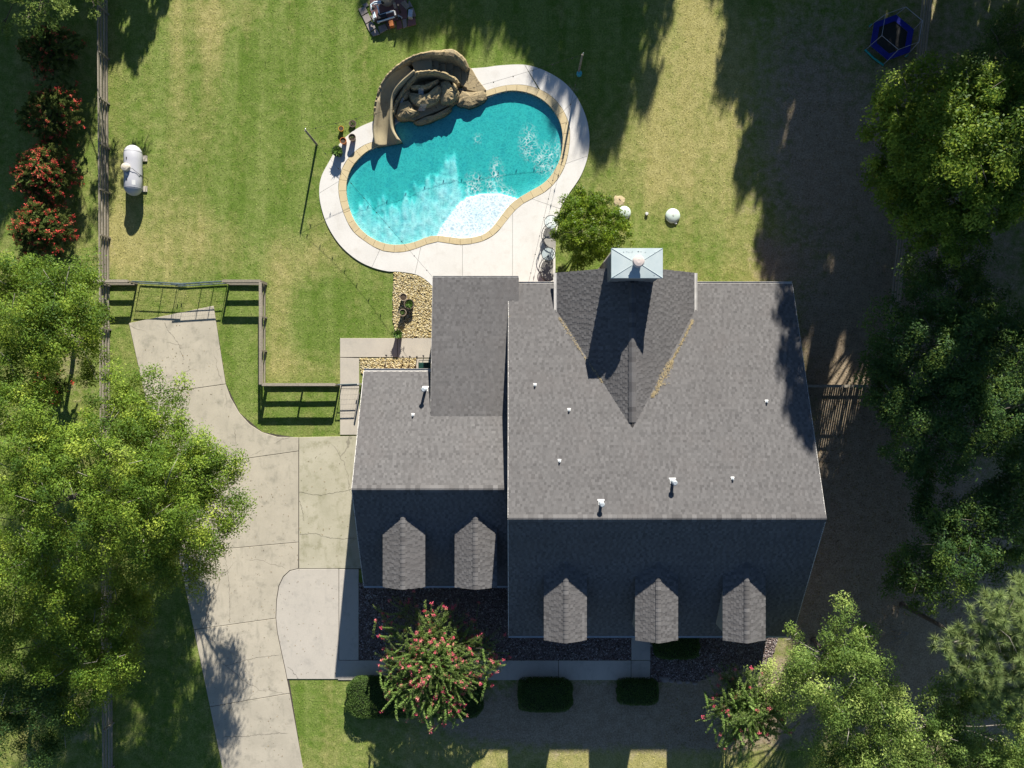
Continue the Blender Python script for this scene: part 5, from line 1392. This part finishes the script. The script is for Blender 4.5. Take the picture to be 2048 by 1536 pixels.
tree('bright oak covering the lower right corner of the roof', (1720, 1390), [(1690, 1270, 6.3, 1.4), (1640, 1315, 5.8, 1.3), (1598, 1325, 4.8, 1.0), (1710, 1325, 6.8, 1.6), (1650, 1370, 6.8, 1.6), (1578, 1270, 4, .55), (1688, 1222, 5, .8), (1585, 1385, 5, 1.1), (1730, 1360, 6.6, 1.5), (1690, 1425, 6.8, 1.6), (1725, 1270, 5.2, .7), (1540, 1350, 4, .7), (1550, 1395, 3.8, .8)], 'oakpale', seed=45, name='oak_tree', bark='barkpale')
tree('bright oak filling the bottom right corner', (1850, 1480), [(1760, 1430, 7.2, 1.7), (1830, 1445, 7.2, 1.8), (1880, 1385, 6.6, 1.5), (1705, 1485, 6.3, 1.5), (1645, 1510, 5.8, 1.2), (1780, 1505, 7, 1.9), (1860, 1505, 7, 1.9), (1935, 1470, 6.5, 1.9), (2000, 1480, 6, 1.8), (1750, 1560, 6.6, 1.7), (1900, 1570, 6.6, 2), (1990, 1550, 6, 1.8), (1620, 1550, 5, .9), (2035, 1440, 5.4, 1.2), (1930, 1400, 5.8, 1.1)], 'oakpale', seed=46, name='oak_tree', bark='barkpale')
tree('round dark green citrus tree beside the chimney', (1180, 462), [(1150, 425, 2.5, .95), (1190, 412, 2.7, .95), (1228, 445, 2.6, .85), (1158, 462, 3.0, 1.05), (1200, 472, 3.0, 1.05), (1250, 468, 2.2, .6), (1170, 505, 2.4, .85), (1212, 500, 2.4, .75), (1130, 440, 2, .6), (1140, 490, 2, .6), (1160, 390, 2, .45), (1118, 470, 1.6, .35), (1108, 470, 1.2, .25), (1155, 525, 1.6, .4)],
     'citrus', seed=47, name='citrus_tree', dens=95, per=48, sig=.11, size=.062, aspect=.5, r0=.10, hub=.35)
tree('low branches of a pecan reaching in at the top left', (120, -70), [(105, 15, 4.4, 1.1), (60, 55, 3.6, .7), (205, 12, 4.2, .75), (30, -20, 4.6, 1.6), (140, -40, 5, 1.8), (95, 35, 3.8, .6), (10, 60, 3.5, .6), (230, -60, 4, 1.3)], 'oakpale', seed=48, name='pecan_tree', dens=16, per=50, sig=.17, size=.09, aspect=.35)
# long-needle pine
def pine(label, base_px, blobs_px, seed):
    r = np.random.default_rng(seed); pm_ = sum((P(px, py, z) for px, py, z, rad in blobs_px), Vector()) / len(blobs_px); pm_.z = 0
    t = thing('pine_tree', label, 'tree', pm_); V = []; T = []
    blobs = []
    for px, py, z, rad in blobs_px:
        p = P(px, py, z); blobs.append((p.x, p.y, z, rad))
        k = int(17 * rad * rad)
        d = r.normal(0, 1, (k, 3)); d /= np.linalg.norm(d, axis=1)[:, None]; d[:, 2] = np.abs(d[:, 2]) * .9 - .1
        cs = np.array([p.x, p.y, z]) + d * rad * (r.uniform(.3, 1, k) ** .5)[:, None]
        for c in cs:
            m_ = 110; dd = r.normal(0, 1, (m_, 3)); dd[:, 2] += .55; dd /= np.linalg.norm(dd, axis=1)[:, None]
            L = r.uniform(.28, .50, m_)[:, None]; s = np.cross(dd, r.normal(0, 1, (m_, 3))); s /= np.linalg.norm(s, axis=1)[:, None] + 1e-9; s *= .013
            V.append(np.stack([c + dd * .03 - s, c + dd * .03 + s, c + dd * L], 1).reshape(-1, 3)); T.append(np.clip(.5 + r.normal(0, .2, m_) + r.normal(0, .12), 0, 1))
    fast_mesh('crown', np.concatenate(V), 3, np.concatenate(T), M['pine'], t)
    trunk_and_limbs(pm_, blobs, .2, 'barkpale', t, 6.5, seed)
pine('light green long needled pine at the right edge', (1930, 1180), [(1985, 1235, 9, 1.7), (1930, 1300, 8.5, 1.5), (1990, 1320, 9, 1.7), (2040, 1265, 9, 1.7), (2020, 1195, 8, 1.3), (1965, 1385, 8, 1.1), (2035, 1345, 8.5, 1.6), (1895, 1285, 7.5, .9), (1920, 1350, 7.8, 1.0), (2040, 1410, 8, 1.0)], 60)
# leafless shrub
bb = thing('bare_shrub', 'leafless grey twiggy shrub in the shade right of the house', 'shrub', G(1815, 1265))
tw = MB(); rr = random.Random(5)
def grow(p, d, l, r_, k):
    e = p + d * l; tw.tube([p, p.lerp(e, .5) + Vector((rr.uniform(-.04, .04), rr.uniform(-.04, .04), .03)), e], [r_, r_ * .8, r_ * .6], 4, cap=False)
    if k:
        for _ in range(2 if k > 1 else 3):
            grow(p.lerp(e, rr.uniform(.6, 1)), (d + Vector((rr.uniform(-.5, .5), rr.uniform(-.5, .5), rr.uniform(-.15, .25)))).normalized(), l * rr.uniform(.6, .85), r_ * .6, k - 1)
for k in range(7):
    a = math.radians(150 + k * 11 + rr.uniform(-5, 5)); grow(G(1815, 1265, .1), Vector((math.cos(a), math.sin(a) * .8, .55)).normalized(), .95, .022, 4)
tw.build('twigs', M['barkpale'], bb)
# crape myrtles: arching stems lined with small leaves, blossom at the tips
def myrtle(label, base_px, span, height, n_, lmk, fmk, seed, fl=.7, stem_len=.9, leaf=.042, fsize=.03, fcount=34, cat='flowering shrub', group=None, low=.15, edge=.55):
    r = np.random.default_rng(seed); base = G(*base_px); t = thing('crape_myrtle', label, cat, base, group)
    LV = []; LT = []; FV = []; FT = []; st = MB()
    for i in range(n_):
        a = r.uniform(0, 2 * math.pi); q_ = math.sqrt(r.uniform(.0, 1)); R = span * q_ * r.uniform(.82, 1.12) * (1 + .10 * math.sin(3 * a + seed) + .07 * math.sin(5 * a + 2 * seed))
        zt = height * (1 - edge * q_ * q_) * r.uniform(.85, 1.1)
        tip = base + Vector((R * math.cos(a), R * math.sin(a), max(.5, zt)))
        a2 = a + r.normal(0, .45); d = Vector((math.cos(a2) * (.35 + q_), math.sin(a2) * (.35 + q_), .75 - .75 * q_ + r.normal(0, .12))).normalized()
        L = stem_len * r.uniform(.75, 1.3)
        p0 = tip - d * L; pts = []
        bend = Vector((r.normal(0, .1), r.normal(0, .1), -.10 * q_))
        for k in range(10):
            f = k / 9; pts.append(p0.lerp(tip, f) + bend * (f * f) * L + Vector((0, 0, .12 * math.sin(f * 3.1) * L)))
        if i % 3 == 0: st.tube([base + Vector((r.uniform(-.15, .15), r.uniform(-.15, .15), 0)), base.lerp(p0, .6) + Vector((0, 0, .3)), p0], [.025, .018, .01], 5, cap=False)
        st.tube([pts[0], pts[5], pts[9]], [.008, .006, .004], 4, cap=False)
        mm_ = int(85 * L)
        f = r.uniform(.0, 1, mm_); idx = (f * 8.99).astype(int); w_ = (f * 9 - idx)[:, None]
        A = np.array([tuple(p) for p in pts]); c = A[idx] * (1 - w_) + A[np.minimum(idx + 1, 9)] * w_
        dd = np.array(d); o_ = r.normal(0, 1, (mm_, 3)); o_ -= dd * (o_ @ dd)[:, None]; o_ /= np.linalg.norm(o_, axis=1)[:, None]; o_[:, 2] = np.abs(o_[:, 2])
        ln = leaf * r.uniform(1.0, 1.9, mm_)[:, None]; sd = np.cross(o_, dd); wv = sd * leaf * .55
        LV.append(np.stack([c, c + o_ * ln * .5 + dd * .02 - wv, c + o_ * ln + dd * .03, c + o_ * ln * .5 + dd * .02 + wv], 1).reshape(-1, 3))
        LT.append(np.clip(.30 + .35 * f + r.normal(0, .15, mm_), 0, 1))
        if r.random() < fl:
            k = int(fcount * r.uniform(.5, 1.4)); c = np.array(pts[9]) + np.array(d) * .03 + r.normal(0, 1, (k, 3)) * np.array([.05, .05, .045]) * (fsize / .03)
            FV.append(leaf_quads(c, fsize, .8, .5, r)); FT.append(np.clip(r.normal(.35, .2, k) + (.35 if r.random() < .4 else 0), 0, 1))
    fast_mesh('foliage', np.concatenate(LV), 4, np.concatenate(LT), M[lmk], t)
    if FV: fast_mesh('blossoms', np.concatenate(FV), 4, np.concatenate(FT), M[fmk], t)
    st.build('stems', M['bark'], t)
    return t
myrtle('large crape myrtle with pink blossoms in front of the garage wing', (882, 1286), 3.75, 4.2, 760, 'myrtle', 'pink', 70, .40, 1.05, .062, edge=.34)
myrtle('crape myrtle with few red blossoms beside the lower right oak', (1458, 1366), 2.7, 4.5, 420, 'myrtle', 'pink', 71, .12, 1.2, .060, edge=.26)
myrtle('red crape myrtle directly above the oak at the left fence', (110, 466), 2.05, 2.2, 400, 'myrtlered', 'red', 72, .34, .55, .07, .036, 20)
myrtle('fullest red crape myrtle, second up from the oak', (117, 358), 2.1, 2.2, 440, 'myrtlered', 'red', 73, .42, .55, .07, .036, 20)
myrtle('half shaded red crape myrtle, third up from the oak', (130, 246), 2.0, 2.2, 360, 'myrtlered', 'red', 74, .22, .55, .07, .036, 18)
myrtle('fully shaded red crape myrtle under the pecan branches', (124, 122), 1.9, 2.1, 320, 'myrtlered', 'red', 75, .16, .55, .07, .036, 16)
myrtle('small red crape myrtle glimpsed between the left oaks', (122, 770), 1.3, 1.9, 200, 'myrtlered', 'red', 76, .2, .5, .07, .036, 20)
# clipped hedges
def hedge(label, x0, y0, x1, y1, h_, seed, mk='hedge', rnd=.45):
    r = np.random.default_rng(seed); a = P(x0, y0, h_ * .9); b_ = P(x1, y1, h_ * .9)
    cx_, cy_ = (a.x + b_.x) / 2, (a.y + b_.y) / 2; hx_, hy_ = abs(b_.x - a.x) / 2, abs(a.y - b_.y) / 2
    t = thing('hedge', label, 'hedge', (cx_, cy_, 0))
    e = 5.0
    def surf(k):
        d = r.normal(0, 1, (k, 3)); d /= np.linalg.norm(d, axis=1)[:, None]
        d[:, 2] = np.where(d[:, 2] < -.5, -d[:, 2], d[:, 2])
        s = (np.abs(d[:, 0]) ** e + np.abs(d[:, 1]) ** e + np.abs(d[:, 2]) ** e) ** (-1 / e)
        return d * s[:, None]
    k = int(2600 * (hx_ * 2) * (hy_ * 2) * .8)
    u = surf(k); lump = 1 + .035 * np.sin(u[:, 0] * 9 + seed) * np.cos(u[:, 1] * 8)
    C = np.array([cx_, cy_, h_ / 2]) + u * np.array([hx_, hy_, h_ / 2]) * (lump * r.uniform(.93, 1.03, k))[:, None]
    C[:, 2] = np.maximum(C[:, 2], .03)
    fast_mesh('foliage', leaf_quads(C, .032, .6, .4, r), 4, np.clip(r.normal(.45, .2, k), 0, 1), M[mk], t)
    secs = []
    for f in np.linspace(-.96, .96, 9):
        q_ = (1 - abs(f) ** e) ** (1 / e)
        secs.append([(cx_ + hx_ * .93 * f, cy_ + hy_ * .93 * math.copysign(abs(math.cos(w_)) ** .5, math.cos(w_)) * q_, max(.02, h_ / 2 + h_ / 2 * .93 * math.copysign(abs(math.sin(w_)) ** .5, math.sin(w_)) * q_)) for w_ in np.linspace(0, 2 * math.pi, 20, endpoint=False)])
    MB().loft(secs, closed=True).build('branch_core', M['hedgecore'], t, smooth=True)
hedge('clipped box hedge with its left end in sunlight', 694, 1359, 832, 1438, .95, 1); hedge('clipped hedge below the pink crape myrtle', 850, 1362, 964, 1438, .95, 2)
hedge('clipped dark hedge alone in the middle of the front lawn edge', 1037, 1362, 1145, 1426, .95, 3); hedge('clipped dark hedge below the front door walk', 1236, 1363, 1318, 1412, .9, 4)
hedge('dark rounded shrub against the house right of the door walk', 1310, 1268, 1400, 1320, .9, 5)
# tall trees beyond the top edge of the picture: their shade falls across the yard
def shade_tree(bx_, by_, z0, z1, rad, seed, mesh_from=None):
    t = thing('tall_tree', 'tall tree beyond the top edge whose shade falls on the yard', 'tree', G(bx_, by_), 'tall trees beyond the top edge')
    if mesh_from is None:
        r = np.random.default_rng(seed); bl = []
        for k in range(24):
            f = (k + .5) / 24; a = r.uniform(0, 6.28); q_ = (1 - abs(2 * f - 1) ** 3 * .40) * r.uniform(.15, .80)
            bl.append((math.cos(a) * q_, math.sin(a) * q_ * 1.15, f, r.uniform(.20, .38) * (1.1 - .22 * f)))
        C = []; T = []
        for x, y, z, rd in bl:
            k = 11; d = r.normal(0, 1, (k, 3)); d /= np.linalg.norm(d, axis=1)[:, None]
            cc = np.array([x, y, z]) + d * rd * (r.uniform(.2, 1, k) ** .5)[:, None] * np.array([1, 1, .32])
            C.append(np.repeat(cc, 24, 0) + r.normal(0, .075, (k * 24, 3)) * np.array([1, 1, .33]))
        C = np.concatenate(C)
        V = leaf_quads(C, .045, .55, .3, r)
        o = fast_mesh('crown', V, 4, r.random(len(C)), M['shade'], None); o.parent = t
        tk_ = MB().tube([(0, 0, -1.0), (.02, 0, 0), (0, .02, .9)], [.09, .06, .015], 7).build('trunk', M['bark'], None); tk_.parent = t
    else:
        o = link('crown', mesh_from[0], t); tk_ = link('trunk', mesh_from[1], t)
    o.location = (0, 0, z0); o.scale = (rad, rad, z1 - z0); o.rotation_euler.z = (seed * 2.4) % 6.28
    tk_.location = (0, 0, z0); tk_.scale = (rad, rad, max(z0, .5)) if z0 > .5 else (rad, rad, .5)
    tk_.scale = (rad, rad, z0)
    return o.data, tk_.data
KINDS = []
SH = [  # ground px, crown from, crown to, radius
    (1425, -760, 4, 14.6, 2.6), (1370, -700, 3, 11.2, 2.4), (1230, -720, 3, 11.2, 3.0), (1110, -800, 3, 11.0, 3.2), (970, -700, 3, 9.9, 2.2), (860, -800, 3, 10.8, 2.0), (1000, -860, 3, 12.4, 3.0), (1330, -980, 3, 14.6, 2.8), (1290, -860, 4, 14.3, 2.6), (1200, -800, 3, 11.8, 2.8), (1050, -760, 3, 11.4, 3.0), (1350, -820, 3, 14.0, 2.6), (1400, -900, 3, 16.2, 2.8), (1160, -960, 5, 14.2, 3.2), (1010, -980, 4, 14.0, 3.0), (1240, -1120, 6, 16.4, 3.2), (1080, -1200, 6, 17.4, 3.2), (1340, -620, 3, 11.3, 1.9), (900, -960, 4, 13.2, 2.0),
    (1752, -262, 6, 21, 3.0), (1740, -480, 4, 14.0, 2.4), (1665, -520, 4, 12.0, 2.4), (1610, -560, 3, 10.3, 2.3), (1745, -640, 3, 15.0, 3.0), (1790, -470, 4, 15.8, 3.2), (1640, -760, 4, 13.0, 2.2), (1780, -720, 5, 16.5, 3.4), (1880, -560, 4, 16.5, 3.4), (1740, -920, 5, 15.5, 3.0),
    (1900, -230, 4, 12.8, 3.0), (1990, -420, 4, 15.5, 3.2), (2090, -260, 4, 13.5, 3.0), (2160, -80, 4, 15.0, 3.2), (2220, 180, 4, 17, 3.4), (2060, 120, 4, 9.5, 2.8), (2140, 250, 4, 12, 3.0), (2150, 520, 3, 12, 3.0), (2010, -110, 6, 18, 3.4), (2075, 150, 6, 18, 3.2), (2090, 330, 5, 15, 3.0), (2085, 560, 4, 13, 2.8), (1925, -170, 8, 26, 2.8), (230, -330, 3, 9, 2.4), (205, -200, 3, 7, 2.2), (150, -260, 3, 8, 2.4), (2090, -40, 6, 18, 3.4), (2030, 60, 5, 14, 3.0), (2180, 700, 3, 12, 3.0), (2230, 420, 4, 16, 3.4), (1665, -980, 5, 15.0, 2.4), (1860, -760, 6, 18, 3.4),
    (345, -330, 1.5, 6.2, 2.0), (240, -260, 2, 7.2, 2.2), (180, -390, 2, 8.8, 2.6), (100, -350, 2, 9.0, 3.0), (70, -250, 2, 10, 3.0), (110, -300, 2, 11, 2.8), (300, -360, 1.5, 6.4, 1.8), (150, -330, 2, 8.5, 2.8), (60, -420, 2, 11, 3.2), (-40, -200, 2, 9.5, 3.0), (250, -420, 2, 8.2, 2.2), (-80, 60, 2, 9, 3.0)]
for i, (bx_, by_, z0, z1, rad) in enumerate(SH):
    if i < 3: KINDS.append(shade_tree(bx_, by_, z0, z1, rad, i + 1))
    else: shade_tree(bx_, by_, z0, z1, rad, i + 1, KINDS[i % 3])

# fallen leaves on the driveway, under the oaks and on the patio
def litter(label, zones, mat, z, size=.035):
    C = []
    for x0, y0, x1, y1, k in zones:
        x = rng.uniform(x0, x1, k); y = rng.uniform(y0, y1, k)
        C.append(np.stack([(x - 1024) / PPM, (768 - y) / PPM, np.full(k, z)], 1))
    C = np.concatenate(C); r = np.random.default_rng(91)
    o = fast_mesh('fallen_leaves', leaf_quads(C, size, .55, 3.0, r), 4, r.random(len(C)), mat, None, 'stuff')
    tag(o, label, 'leaf litter', kind='stuff')
M['litter'] = pebble_mat('leaf_litter', [(.16, .10, .05), (.24, .16, .07), (.10, .07, .04), (.30, .22, .10), (.14, .15, .05)])
litter('scattered dry leaves along the driveway beside the oaks', [(300, 700, 470, 1000, 120), (380, 960, 600, 1240, 170), (400, 1240, 580, 1530, 110), (600, 880, 715, 1130, 60), (270, 650, 430, 760, 35), (560, 1150, 675, 1350, 40)], M['litter'], .062)
litter('brown leaf litter on the shaded ground right of the house', [(1590, 790, 1800, 1300, 2600), (1560, 60, 1780, 760, 1500), (1330, 1380, 1560, 1500, 400), (1780, 400, 2040, 1250, 2600)], M['litter'], .02, .05)

# open cracks running across the driveway slabs
def crack(pts, z, par, wd_=.022):
    a = resample(smooth_open([tuple(G(*p)[:2]) for p in pts]), 40); r = np.random.default_rng(int(pts[0][0] * 7 + pts[0][1]))
    a = a + np.cumsum(r.normal(0, .012, a.shape), 0) * .6 + r.normal(0, .02, a.shape)
    vs = []; fs = []
    for i in range(len(a)):
        d = a[min(i + 1, len(a) - 1)] - a[max(i - 1, 0)]; nrm = np.array([-d[1], d[0]]); nrm /= np.linalg.norm(nrm) + 1e-9
        w_ = wd_ * r.uniform(.3, 1.0) * .5
        vs += [(*(a[i] + nrm * w_), z), (*(a[i] - nrm * w_), z)]
        if i: fs.append((2 * i - 2, 2 * i - 1, 2 * i + 1, 2 * i))
    MB().add(vs, fs).build('crack', M['joint'], bpy.data.objects[par])
for pts in ([(448, 1030), (449, 1060), (450, 1098)], [(451, 1108), (456, 1140), (459, 1170), (461, 1210), (462, 1244)], [(452, 1331), (500, 1318), (530, 1312), (560, 1309)], [(445, 1474), (510, 1469), (575, 1466)],
            [(600, 1069), (630, 1066), (660, 1075), (716, 1076)], [(598, 984), (640, 990), (670, 984), (708, 976)], [(330, 646), (340, 665), (353, 680), (362, 705), (366, 722)], [(598, 1000), (604, 1018), (606, 1040)], [(575, 1333), (585, 1340), (597, 1356)]):
    crack(pts, .0545, 'driveway')
